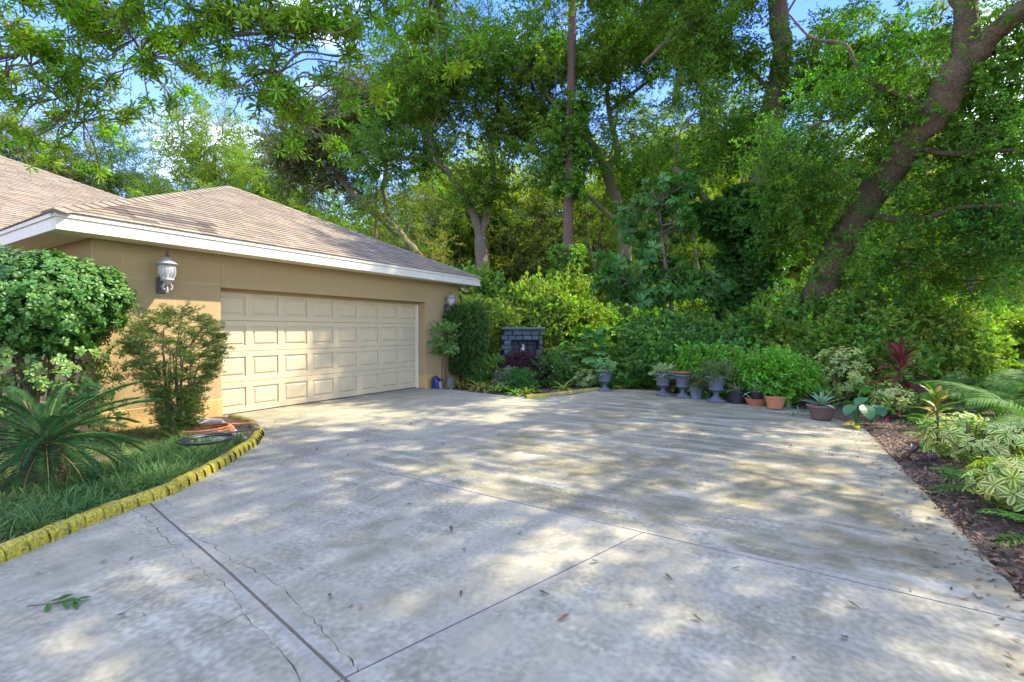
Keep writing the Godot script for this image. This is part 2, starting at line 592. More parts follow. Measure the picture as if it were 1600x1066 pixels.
# a feather-shaped frond along +z that rises and arches over
func frond(long: float, pairs: int, ll: float, lw: float, arch: float, vee: float, bare: float, sweep: float, col: Color, rib: Color, sd: int, hang := 0.0) -> ArrayMesh:
	var r := RandomNumberGenerator.new()
	r.seed = sd
	var b := Flat.new()
	var pts := []
	var p := Vector3.ZERO
	var ang := 0.0
	var n := pairs + int(pairs * bare)
	for k in n + 1:
		pts.append(p)
		ang -= arch / n
		p += Vector3(0, sin(ang), cos(ang)) * (long / n)
	for k in range(0, n, 2):
		twig(b, pts[k], pts[mini(k + 2, n)], 0.007 * (1.1 - float(k) / n), rib)
	for k in range(n - pairs, n):
		var f := float(k - (n - pairs)) / pairs
		var size := ll * (0.35 + 1.5 * sqrt(maxf(0.0, f * (1.05 - f)))) * r.randf_range(0.88, 1.08)
		var t: Vector3 = (pts[k + 1] - pts[k]).normalized()
		var up := Vector3.RIGHT.cross(t) * -1.0
		for s in [-1.0, 1.0]:
			var d: Vector3 = (Vector3(s, 0, 0) * cos(sweep + f * 0.5) + t * sin(sweep + f * 0.5) + up * vee + Vector3(0, r.randf_range(-0.08, 0.08), 0)).normalized()
			var nn: Vector3 = (up - d * up.dot(d)).normalized()
			var q := r.randf_range(0.8, 1.2)
			if hang > 0:
				leaf_fine(b, pts[k], d, nn, size, lw, [0.5, 1.0, 0.8, 0.0], hang / size, 0.25, col * q)
			else:
				leaf(b, pts[k], d, nn, size, lw, col * q)
	return b.mesh()

func blade_tuft(n: int, long: float, wide: float, spread: float, sd: int, curl := 1.6) -> ArrayMesh:
	var r := RandomNumberGenerator.new()
	r.seed = sd
	var b := Flat.new()
	for k in n:
		var a := r.randf_range(0, TAU)
		var o := Vector3(cos(a), 0, sin(a))
		var t := r.randf_range(0.1, spread)
		var d := (Vector3.UP * cos(t) + o * sin(t)).normalized()
		var nn := (Vector3.UP * sin(t) - o * cos(t)).normalized()
		var q := r.randf_range(0.7, 1.3)
		leaf_fine(b, o * r.randf_range(0, 0.035), d, nn, long * r.randf_range(0.6, 1.15), wide, [0.7, 1.0, 0.85, 0.0], curl / long * r.randf_range(0.6, 1.3), 0.15, Color(q * r.randf_range(0.85, 1.25), q, q))
	return b.mesh(0.2)

# several sprays gathered into one leafy clump
func clump(sprays: Array, n: int, radius: float, flatness: float, size: float, sd: int) -> ArrayMesh:
	var r := RandomNumberGenerator.new()
	r.seed = sd
	var v := PackedVector3Array()
	var c := PackedColorArray()
	for k in n:
		var arr: Array = sprays[k % sprays.size()].surface_get_arrays(0)
		var d := Vector3(r.randf_range(-1, 1), r.randf_range(-1, 1), r.randf_range(-1, 1)).normalized()
		var w := pow(r.randf(), 0.55)
		var at := Vector3(d.x, d.y * flatness, d.z) * radius * w
		var z := (d + Vector3(r.randf_range(-1, 1), r.randf_range(-0.6, 0.8), r.randf_range(-1, 1)) * 0.6).normalized()
		var x := Vector3.UP.cross(z).normalized().rotated(z, r.randf_range(-0.7, 0.7))
		var xf := Transform3D(Basis(x, z.cross(x), z).scaled(Vector3.ONE * size * r.randf_range(0.75, 1.2)), at)
		v.append_array(xf * (arr[Mesh.ARRAY_VERTEX] as PackedVector3Array))
		var q := r.randf_range(0.8, 1.22)
		var t := Color(q * r.randf_range(0.88, 1.15), q, q * r.randf_range(0.85, 1.15))
		for e: Color in arr[Mesh.ARRAY_COLOR]:
			c.append(Color(e.r * t.r, e.g * t.g, e.b * t.b))
	var out := []
	out.resize(Mesh.ARRAY_MAX)
	out[Mesh.ARRAY_VERTEX] = v
	out[Mesh.ARRAY_COLOR] = c
	var m := ArrayMesh.new()
	m.add_surface_from_arrays(Mesh.PRIMITIVE_TRIANGLES, out)
	return m

func clumps(sprays: Array, n: int, radius: float, flatness: float, size: float, sd: int, how_many := 5) -> Array:
	var out := []
	for k in how_many:
		out.append(clump(sprays, n, radius, flatness, size, sd + k))
	return out

const OBLONG := [0.25, 0.75, 1.0, 0.85, 0.0]
const SPOON := [0.15, 0.45, 0.85, 1.0, 0.0]
const HEART := [0.55, 1.0, 0.9, 0.55, 0.0]
const STRAP := [0.75, 1.0, 0.95, 0.75, 0.0]

func make_leaves() -> void:
	L.oak = [spray(0.42, 5, 6, 0.088, 0.042, 0.24, 101), spray(0.36, 5, 6, 0.082, 0.038, 0.22, 102), spray(0.5, 6, 6, 0.092, 0.042, 0.26, 103)]
	L.far = [spray(0.9, 7, 7, 0.15, 0.075, 0.5, 111), spray(0.8, 6, 8, 0.14, 0.07, 0.5, 112)]
	L.broad = [spray(0.4, 5, 5, 0.115, 0.062, 0.22, 121, OBLONG), spray(0.34, 4, 6, 0.105, 0.055, 0.2, 122, OBLONG)]
	L.vine = [spray(0.34, 5, 4, 0.12, 0.105, 0.2, 131, HEART, 0.45), spray(0.3, 4, 5, 0.11, 0.095, 0.18, 132, HEART, 0.5)]
	L.shrub = [spray(0.26, 5, 6, 0.062, 0.036, 0.14, 141, OBLONG), spray(0.22, 4, 7, 0.056, 0.034, 0.13, 142, OBLONG)]
	L.viburnum = [whorl(8, 0.085, 0.046, OBLONG, 1.15, 0.8, 151), whorl(7, 0.095, 0.05, OBLONG, 1.3, 0.9, 152)]
	L.near = [whorl(8, 0.098, 0.021, SPOON, 1.05, 0.7, 161), whorl(7, 0.088, 0.019, SPOON, 0.9, 0.5, 162), whorl(9, 0.092, 0.02, SPOON, 1.2, 0.6, 163)]
	L.loquat = [whorl(13, 0.27, 0.075, OBLONG, 1.35, 0.9, 171), whorl(11, 0.25, 0.07, OBLONG, 1.2, 0.9, 172)]
	L.needle = [spray(0.2, 5, 11, 0.055, 0.0075, 0.11, 181), spray(0.17, 4, 12, 0.05, 0.007, 0.1, 182)]
	L.fern = [frond(0.6, 15, 0.11, 0.03, 1.1, 0.1, 0.15, 0.25, Color(0.8, 0.8, 0.8), Color(1.0, 0.75, 0.8), 191)]
	L.palm = [frond(1.5, 48, 0.34, 0.015, 1.25, 0.25, 0.35, 0.55, Color(0.8, 0.8, 0.8), Color(1.0, 0.75, 0.6), 192, 0.7), frond(1.3, 44, 0.32, 0.015, 1.6, 0.2, 0.35, 0.5, Color(0.8, 0.8, 0.8), Color(1.0, 0.75, 0.6), 193, 0.9)]
	L.mondo = [blade_tuft(24, 0.24, 0.0055, 1.1, 201), blade_tuft(22, 0.2, 0.005, 1.25, 202), blade_tuft(26, 0.27, 0.0055, 0.9, 203)]
	L.schef = [whorl(8, 0.10, 0.042, OBLONG, 1.5, 0.7, 211, Color(4.6, 2.5, 4.6), 0.14), whorl(7, 0.09, 0.04, OBLONG, 1.35, 0.6, 212, Color(4.2, 2.4, 4.2), 0.12)]
	L.lush = [spray(0.24, 4, 7, 0.085, 0.034, 0.13, 221, OBLONG, -0.2), spray(0.2, 4, 7, 0.075, 0.03, 0.12, 222, OBLONG, -0.2)]
	L.oak_clump = clumps(L.oak, 20, 0.62, 0.6, 1.25, 501)
	L.oak_fine = clumps(L.oak, 17, 0.5, 0.55, 1.0, 511)
	L.far_clump = clumps(L.far, 12, 0.85, 0.65, 0.75, 521)
	L.broad_clump = clumps([spray(0.42, 5, 5, 0.13, 0.075, 0.24, 531), spray(0.36, 4, 6, 0.12, 0.065, 0.22, 532)], 7, 0.3, 0.8, 1.0, 541)
	L.vine_clump = clumps([spray(0.34, 5, 4, 0.13, 0.12, 0.22, 533, [], 0.4), spray(0.3, 4, 5, 0.12, 0.11, 0.2, 534, [], 0.45)], 7, 0.28, 0.8, 1.0, 551)
	var fl := Flat.new()
	leaf_fine(fl, Vector3(0, 0.004, -0.035), Vector3(0, 0, 1), Vector3.UP, 0.07, 0.028, SPOON, -6.0, 0.35, Color.WHITE)
	L.fallen = fl.mesh(0.2)

# orientation for a spray that points along D
func aim(at: Vector3, d: Vector3, s: float) -> Transform3D:
	var z := d.normalized()
	var x := Vector3.UP.cross(z)
	if x.length() < 0.1:
		x = Vector3.RIGHT.cross(z)
	x = x.normalized().rotated(z, rr(-0.7, 0.7))
	return Transform3D(Basis(x, z.cross(x), z).scaled(Vector3.ONE * s), at)

func tint(c: Color, spread := 0.22) -> Color:
	var q := 5.0 * 1.26 * (1.0 + rr(-spread, spread))
	return Color(c.r * q * 1.06 * rr(0.85, 1.2), c.g * q, c.b * q * rr(0.85, 1.2))

# a bent line through given points
func curve(pts: Array, per := 4, jitter := 0.0) -> PackedVector3Array:
	var out := PackedVector3Array()
	for k in pts.size() - 1:
		var a: Vector3 = pts[maxi(k - 1, 0)]
		var b: Vector3 = pts[k]
		var c: Vector3 = pts[k + 1]
		var d: Vector3 = pts[mini(k + 2, pts.size() - 1)]
		for j in per:
			var q := b.cubic_interpolate(c, a, d, float(j) / per)
			if jitter > 0 and (k > 0 or j > 0):
				q += rdir() * jitter
			out.append(q)
	out.append(pts[pts.size() - 1])
	return out

func taper(n: int, r0: float, r1: float, flare := 0.0) -> PackedFloat32Array:
	var out := PackedFloat32Array()
	for k in n:
		var f := float(k) / (n - 1)
		out.append(lerpf(r0, r1, f) * (1.0 + flare * exp(-f * 14.0)))
	return out

# limbs: [[points], first radius, last radius]; clumps: [centre, radius across, radius up, how many]
func tree(called: String, label: String, base: Vector3, limbs: Array, clumps: Array, sprays: Array, mat: Material, col: Color, bark: Material, group := "", per := 26, size := 1.0, clump_r := 0.55, wood := Color.WHITE, hug := 0.0) -> Node3D:
	var t := thing(called, label, "tree", base, 0.0, group)
	sprays = [sprays[rng.randi() % sprays.size()]]
	var sm := Smooth.new()
	var nodes := PackedVector3Array()
	for k in limbs.size():
		var lb: Array = limbs[k]
		var pts := []
		for q in lb[0]:
			pts.append(q - base)
		var cv := curve(pts, 5, lb[1] * 0.12)
		sm.tube(cv, taper(cv.size(), lb[1], lb[2], 0.5 if k == 0 else 0.0), 10 if lb[1] > 0.12 else 7, wood, 0.05)
		for j in range(cv.size() / 3 if k == 0 else 1, cv.size()):
			nodes.append(cv[j])
	var sets := []
	var cols := []
	for s in sprays:
		sets.append([])
		cols.append(PackedColorArray())
	for cl in clumps:
		for k in cl[3]:
			var o := rdir() * pow(rng.randf(), 0.42)
			var c: Vector3 = cl[0] - base + Vector3(o.x * cl[1], o.y * cl[2], o.z * cl[1])
			if c.y + base.y < 0.3:
				c.y = 0.3 - base.y + rng.randf() * 0.5
			var best := nodes[0]
			var bd := 1e9
			for nd in nodes:
				var dd := nd.distance_squared_to(c) * (1.0 if nd.y < c.y + 0.6 else 2.2)
				if dd < bd:
					bd = dd
					best = nd
			var far := best.distance_to(c)
			var m1 := best.lerp(c, 0.4) + rdir() * far * 0.13 + Vector3(0, far * 0.08, 0)
			var m2 := best.lerp(c, 0.75) + rdir() * far * 0.09
			var br := curve([best, m1, m2, c], 3)
			var r0 := clampf(0.012 + far * 0.011, 0.012, 0.065) if clump_r > 0.25 else 0.007
			sm.tube(br, taper(br.size(), r0, 0.006), 5, wood)
			if far > 1.2:
				for nn in [3, 6]:
					nodes.append(br[nn])
			var shade := 1.0 + rr(-0.16, 0.16)
			var warm := rr(0.9, 1.18)
			var cc := Color(col.r * shade * warm, col.g * shade, col.b * shade)
			for j in per:
				var at := c if j == 0 else br[br.size() - 1 - 2 * j].lerp(c, 0.3) + rdir() * clump_r * 0.7
				var kind := rng.randi() % sprays.size()
				var bs := Basis(Vector3.UP, rr(0, TAU)) * Basis(Vector3.RIGHT, rr(-0.35, 0.35)) * Basis(Vector3.FORWARD, rr(-0.35, 0.35))
				sets[kind].append(Transform3D(bs.scaled(Vector3.ONE * size * rr(0.7, 1.2)), at))
				cols[kind].append(tint(cc, 0.14))
	part(t, "trunk", sm.mesh(), bark)
	for k in sprays.size():
		if sets[k].size():
			copies(t, "crown", sprays[k], mat, sets[k], cols[k])
	return t

# leaves that climb a trunk
func climber(t: Node3D, path: Array, rad: float, n: int, sprays: Array, mat: Material, col: Color, size := 1.0, puff := 0.25) -> void:
	var pts := []
	for q in path:
		pts.append(q - t.position)
	var cv := curve(pts, 8)
	sprays = [sprays[rng.randi() % sprays.size()]]
	for s in sprays:
		var xf := []
		var cl := PackedColorArray()
		for k in n / sprays.size():
			var f := rng.randf() * (cv.size() - 1.001)
			var p := cv[int(f)].lerp(cv[int(f) + 1], f - int(f))
			var d := Vector3(rr(-1, 1), 0, rr(-1, 1)).normalized()
			xf.append(aim(p + d * (rad + pow(rng.randf(), 2.0) * puff), d + Vector3(0, rr(-0.8, 0.3), 0), size * rr(0.7, 1.2)))
			cl.append(tint(col))
		copies(t, "vine", s, mat, xf, cl)

# a bush on several stems; shape: radius at each fifth of its height
func bush(called: String, label: String, base: Vector3, wide: float, low: float, high: float, n: int, sprays: Array, mat: Material, col: Color, group := "", size := 1.0, stems := 5, shell := 0.5, outline := [], category := "shrub", stem_col := Color(0.75, 0.65, 0.5)) -> Node3D:
	var t := thing(called, label, category, base, 0.0, group)
	sprays = [sprays[rng.randi() % sprays.size()]]
	var sm := Smooth.new()
	for k in stems:
		var a := TAU * k / stems + rr(-0.5, 0.5)
		var top := Vector3(cos(a) * wide * rr(0.2, 0.62), lerpf(low, high, rr(0.55, 0.9)), sin(a) * wide * rr(0.2, 0.62))
		var foot := Vector3(cos(a), 0, sin(a)) * minf(0.1, wide * 0.15)
		foot.y = -0.05
		var cv := curve([foot, foot.lerp(top, 0.35) + rdir() * wide * 0.08, foot.lerp(top, 0.7) + rdir() * wide * 0.1, top], 4)
		sm.tube(cv, taper(cv.size(), 0.011 + high * 0.006, 0.005), 6, stem_col)
	part(t, "stem", sm.mesh(), M.bark)
	var sets := []
	var cols := []
	for s in sprays:
		sets.append([])
		cols.append(PackedColorArray())
	# lobes of uneven size give the outline its bumps
	var lobes := []
	for k in 9:
		lobes.append([rdir(), rr(-0.24, 0.3)])
	for k in n:
		var kind := k % sprays.size()
		var d := rdir()
		var w := lerpf(pow(rng.randf(), 0.5), pow(rng.randf(), 0.12), shell)
		var grow := 1.0
		for lb in lobes:
			grow += lb[1] * maxf(0.0, d.dot(lb[0]) - 0.55) * 2.0
		var y := (low + high) * 0.5 + d.y * w * (high - low) * 0.5 * grow
		var rx := wide * grow
		if outline.size():
			var f := clampf((y - low) / (high - low), 0.0, 0.999) * (outline.size() - 1)
			rx = wide * lerpf(outline[int(f)], outline[int(f) + 1], f - int(f))
			y = lerpf(low, high, rng.randf())
			f = clampf((y - low) / (high - low), 0.0, 0.999) * (outline.size() - 1)
			rx = wide * lerpf(outline[int(f)], outline[int(f) + 1], f - int(f))
			d = Vector3(d.x, 0, d.z).normalized()
		var at := Vector3(d.x * w * rx, maxf(y, 0.03), d.z * w * rx)
		sets[kind].append(aim(at, d + Vector3(0, 0.3, 0) + rdir() * 0.55, size * rr(0.75, 1.2)))
		cols[kind].append(tint(col))
	for k in sprays.size():
		if sets[k].size():
			copies(t, "foliage", sprays[k], mat, sets[k], cols[k])
	return t


# ------------------------------------------------------------------ the setting
func Z(px: float, py: float, z: float) -> Vector3:
	var a := P(px, py, 1.0) - Vector3(0, EYE, 0)
	return Vector3(0, EYE, 0) + a * (z / a.z)

func flat2(v: Vector3) -> Vector2:
	return Vector2(v.x, v.z)

func jagged(px: Array, wander: float) -> PackedVector2Array:
	var out := PackedVector2Array()
	for k in px.size() - 1:
		var a := flat2(G(px[k][0], px[k][1]))
		var b := flat2(G(px[k + 1][0], px[k + 1][1]))
		var n := maxi(2, int(a.distance_to(b) / 0.045))
		for j in n:
			out.append(a.lerp(b, float(j) / n) + Vector2(rr(-1, 1), rr(-1, 1)) * wander)
	out.append(flat2(G(px[-1][0], px[-1][1])))
	return out

func crack(line: PackedVector2Array) -> PackedVector2Array:
	var one := PackedVector2Array()
	var two := PackedVector2Array()
	for k in line.size():
		var d := (line[mini(k + 1, line.size() - 1)] - line[maxi(k - 1, 0)]).normalized().orthogonal()
		var w := rr(0.0005, 0.0022) if rng.randf() < 0.8 else rr(0.002, 0.0045)
		one.append(line[k] + d * w)
		two.append(line[k] - d * w)
	two.reverse()
	one.append_array(two)
	return one

func kerb_line() -> PackedVector2Array:
	var out := PackedVector2Array([Vector2(-12, -2.9), Vector2(-4, -3.3), Vector2(-1, -3.75)])
	for q in [[0, 875], [130, 820], [265, 770], [340, 730], [395, 695], [405, 680], [392, 664], [360, 656]]:
		out.append(flat2(G(q[0], q[1])))
	return out

func build_ground() -> void:
	var gm := Smooth.new()
	var n := 60
	for y in n + 1:
		for x in n + 1:
			var fx := (float(x) / n - 0.5) * 2.0
			var fz := (float(y) / n - 0.5) * 2.0
			var p := Vector3(fx * absf(fx) * 300.0 + 8.0, 0, fz * absf(fz) * 300.0 - 3.0)
			gm.v.append(Vector3(p.x, -0.045, p.z))
			gm.c.append(Color.WHITE)
	for y in n:
		for x in n:
			var a := y * (n + 1) + x
			for e in [a, a + 1, a + n + 2, a, a + n + 2, a + n + 1]:
				gm.i.append(e)
	setting("ground", gm.mesh(), M.soil)
	var kl := kerb_line()
	var outline := PackedVector2Array(kl)
	for q in [[4.10, -8.02], [4.14, -8.40], [8.96, -8.40], [8.97, -8.0], [9.14, -7.47], [8.95, -6.5], [8.89, -5.65], [9.0, -4.85], [9.6, -4.5], [10.52, -4.29], [11.3, -4.0], [11.55, -2.9], [11.1, -2.0], [10.75, -1.1], [10.2, -0.35], [9.5, 0.25], [8.83, 0.64], [8.48, 0.72]]:
		outline.append(Vector2(q[0], q[1]))
	for k in 150:
		var x := lerpf(8.45, 0.5, k / 149.0)
		outline.append(Vector2(x, 0.72 + (8.48 - x) * 0.055 + rr(-0.008, 0.008)))
	outline.append(Vector2(-12, 1.9))
	var drive := Node3D.new()
	drive.name = "driveway"
	add_child(drive)
	drive.set_meta("kind", "structure")
	var slabs := [outline]
	var cuts := []
	var b := flat2(G(1005, 832))
	var c := flat2(G(537, 1060))
	var joint_c := PackedVector2Array([b + (b - c) * 0.0, c, b + (c - b) * 8.0])
	var joint_x := PackedVector2Array([flat2(G(590, 735)), flat2(G(700, 760)), b, b + (b - flat2(G(590, 735))) * 1.6])
	var ja := flat2(G(262, 812))
	var joint_l := PackedVector2Array([ja + (ja - c) * 0.35, ja, ja.lerp(c, 0.5) + Vector2(0.012, 0), c + (c - ja) * 0.02])
	var far_a := flat2(G(930, 632))
	var joint_far := PackedVector2Array([flat2(G(1400, 679)), flat2(G(1372, 674)), flat2(G(1180, 655)), flat2(G(1020, 640)), far_a])
	for q in [[joint_c, 0.005], [joint_x, 0.006], [joint_l, 0.0085], [joint_far, 0.004]]:
		cuts.append_array(Geometry2D.offset_polyline(q[0], q[1], Geometry2D.JOIN_MITER, Geometry2D.END_SQUARE))
	for q in [[[172, 770], [222, 806], [246, 824], [255, 838], [280, 860], [320, 895], [346, 911], [370, 940], [388, 970], [415, 995], [440, 1016], [455, 1040], [472, 1064], [480, 1075]], [[288, 832], [300, 836], [340, 856], [370, 880], [410, 898], [440, 918], [465, 948], [500, 980], [530, 1015], [556, 1042], [560, 1048]], [[222, 760], [280, 796], [305, 781], [322, 777]], [[420, 943], [330, 985], [286, 1004]]]:
		cuts.append(crack(jagged(q, 0.013)))
	for cut in cuts:
		var next := []
		for s in slabs:
			for piece in Geometry2D.clip_polygons(s, cut):
				if not Geometry2D.is_polygon_clockwise(piece) == Geometry2D.is_polygon_clockwise(outline):
					continue
				next.append(piece)
		slabs = next
	for s in slabs:
		if Geometry2D.triangulate_polygon(s).size() > 2 and s.size() > 3:
			part(drive, "slab", slab_mesh(s, 0.0, -0.11), M.concrete)
	var fill := Geometry2D.offset_polyline(joint_l, 0.008, Geometry2D.JOIN_MITER, Geometry2D.END_BUTT)
	part(drive, "joint_filler", slab_mesh(fill[0], -0.006, -0.1), M.filler)
	# planting bed beside the house
	var bed := PackedVector2Array()
	for k in range(1, kl.size()):
		bed.append(kl[k] + Vector2(-0.05, -0.06))
	for q in [[4.04, -8.03], [2.48, -8.03], [2.48, -12.1], [-8, -12.1], [-8, -3.2]]:
		bed.append(Vector2(q[0], q[1]))
	setting("garden_bed", slab_mesh(bed, 0.05, -0.06), M.soil)

func build_kerb(called: String, label: String, line: PackedVector2Array, worn_from: float, size := 1.0) -> void:
	var t := thing(called, label, "edging", Vector3(line[0].x, 0, line[0].y))
	var shapes := []
	for k in 4:
		var sm := Smooth.new()
		var nz := 7
		var nr := 10
		for a in nz:
			var f := float(a) / (nz - 1) * 2.0 - 1.0
			var swell := 0.94 + 0.06 * sqrt(maxf(0.0, 1.0 - f * f))
			for e in nr:
				var g := PI * e / (nr - 1)
				var x := cos(g) * 0.052 * swell
				var y := (pow(sin(g), 0.55)) * 0.098 * swell
				sm.v.append(Vector3(x + rr(-1, 1) * 0.003, y + rr(-1, 1) * 0.003 - 0.006, f * 0.076))
				sm.c.append(Color.WHITE)
		for a in nz - 1:
			for e in nr - 1:
				var q := a * nr + e
				for w in [q, q + nr + 1, q + nr, q, q + 1, q + nr + 1]:
					sm.i.append(w)
		shapes.append(sm.mesh())
	var cv := Curve2D.new()
	for q in line:
		cv.add_point(q)
	var long := cv.get_baked_length()
	var k := 0.0
	while k < long:
		var p := cv.sample_baked(k)
		var q := cv.sample_baked(minf(k + 0.05, long))
		var o := cv.sample_baked(maxf(k - 0.05, 0))
		var d := (q - o).normalized()
		var at := Vector3(p.x, 0, p.y) - t.position
		var bs := Basis(Vector3.UP, atan2(d.x, d.y) + rr(-0.02, 0.02)).scaled(Vector3(rr(0.95, 1.06), rr(0.94, 1.06), 1.3) * size)
		part(t, "block", shapes[rng.randi() % 4], M.yellow_worn if k > worn_from and rng.randf() < 0.75 else M.yellow, Transform3D(bs, at))
		k += 0.132 * size

# ------------------------------------------------------------------ the house
func roof_face(roof: Node3D, o: Vector3, u: Vector3, v: Vector3, poly: PackedVector2Array, sd: int) -> void:
	var n := v.cross(u).normalized()
	if n.y < 0:
		n = -n
	var r := RandomNumberGenerator.new()
	r.seed = sd
	var deck := Flat.new()
	var tri := Geometry2D.triangulate_polygon(poly)
	for k in range(0, tri.size(), 3):
		var q := []
		for j in 3:
			var p := poly[tri[k + j]]
			q.append(o + u * p.x + v * p.y)
		deck.tri(q[0], q[1], q[2], Color(0.3, 0.24, 0.2))
	part(roof, "deck", deck.mesh(), M.shingle)
	var b := Flat.new()
	var top := 0.0
	var wide := 0.0
	for p in poly:
		top = maxf(top, p.y)
		wide = maxf(wide, p.x)
	var row := 0
	var y := 0.0
	while y < top:
		var x := -r.randf_range(0.0, 0.33)
		while x < wide:
			var w := r.randf_range(0.17, 0.36)
			var cell := PackedVector2Array([Vector2(x, y), Vector2(x + w - 0.006, y), Vector2(x + w - 0.006, y + 0.165), Vector2(x, y + 0.165)])
			var q := r.randf_range(0.78, 1.16)
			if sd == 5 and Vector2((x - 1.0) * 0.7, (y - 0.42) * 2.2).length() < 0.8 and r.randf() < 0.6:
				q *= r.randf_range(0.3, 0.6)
			var warm := r.randf_range(0.95, 1.05)
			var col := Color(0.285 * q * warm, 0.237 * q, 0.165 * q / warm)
			var lift := r.randf_range(0.010, 0.016)
			for piece in Geometry2D.intersect_polygons(cell, poly):
				var pts := []
				for p in piece:
					var f: float = clampf((p.y - y) / 0.165, 0, 1)
					pts.append(o + u * p.x + v * p.y + n * lerpf(lift, 0.002, f))
				for k in range(1, pts.size() - 1):
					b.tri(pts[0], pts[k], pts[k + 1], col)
				for k in piece.size():
					var k2: int = (k + 1) % piece.size()
					if absf(piece[k].y - y) < 0.001 and absf(piece[k2].y - y) < 0.001:
						b.quad(pts[k], pts[k2], pts[k2] - n * lift, pts[k] - n * lift, col * 0.85)
			x += w
		y += 0.142
		row += 1
	var sh := part(roof, "shingles", b.mesh(), M.shingle)
	sh.set_meta("kind", "stuff")

func ridge_caps(roof: Node3D, a: Vector3, b: Vector3) -> void:
	var d := (b - a).normalized()
	var x := d.cross(Vector3.UP).normalized()
	var n := int(a.distance_to(b) / 0.2)
	for k in n:
		var f := Flat.new()
		var q := rr(0.8, 1.1)
		var col := Color(0.285 * q, 0.237 * q, 0.168 * q)
		var p := a + d * 0.2 * k
		var e := p + d * 0.27
		var u := x.cross(d).normalized()
		for s in [-1.0, 1.0]:
			f.quad(p + u * 0.03, p + x * s * 0.13 - u * 0.022, e + x * s * 0.13 - u * 0.04, e + u * 0.014, col)
			f.quad(p + u * 0.03, p + x * s * 0.13 - u * 0.022, p + x * s * 0.13 - u * 0.05, p - u * 0.01, col)
		part(roof, "ridge_cap", f.mesh(), M.shingle)

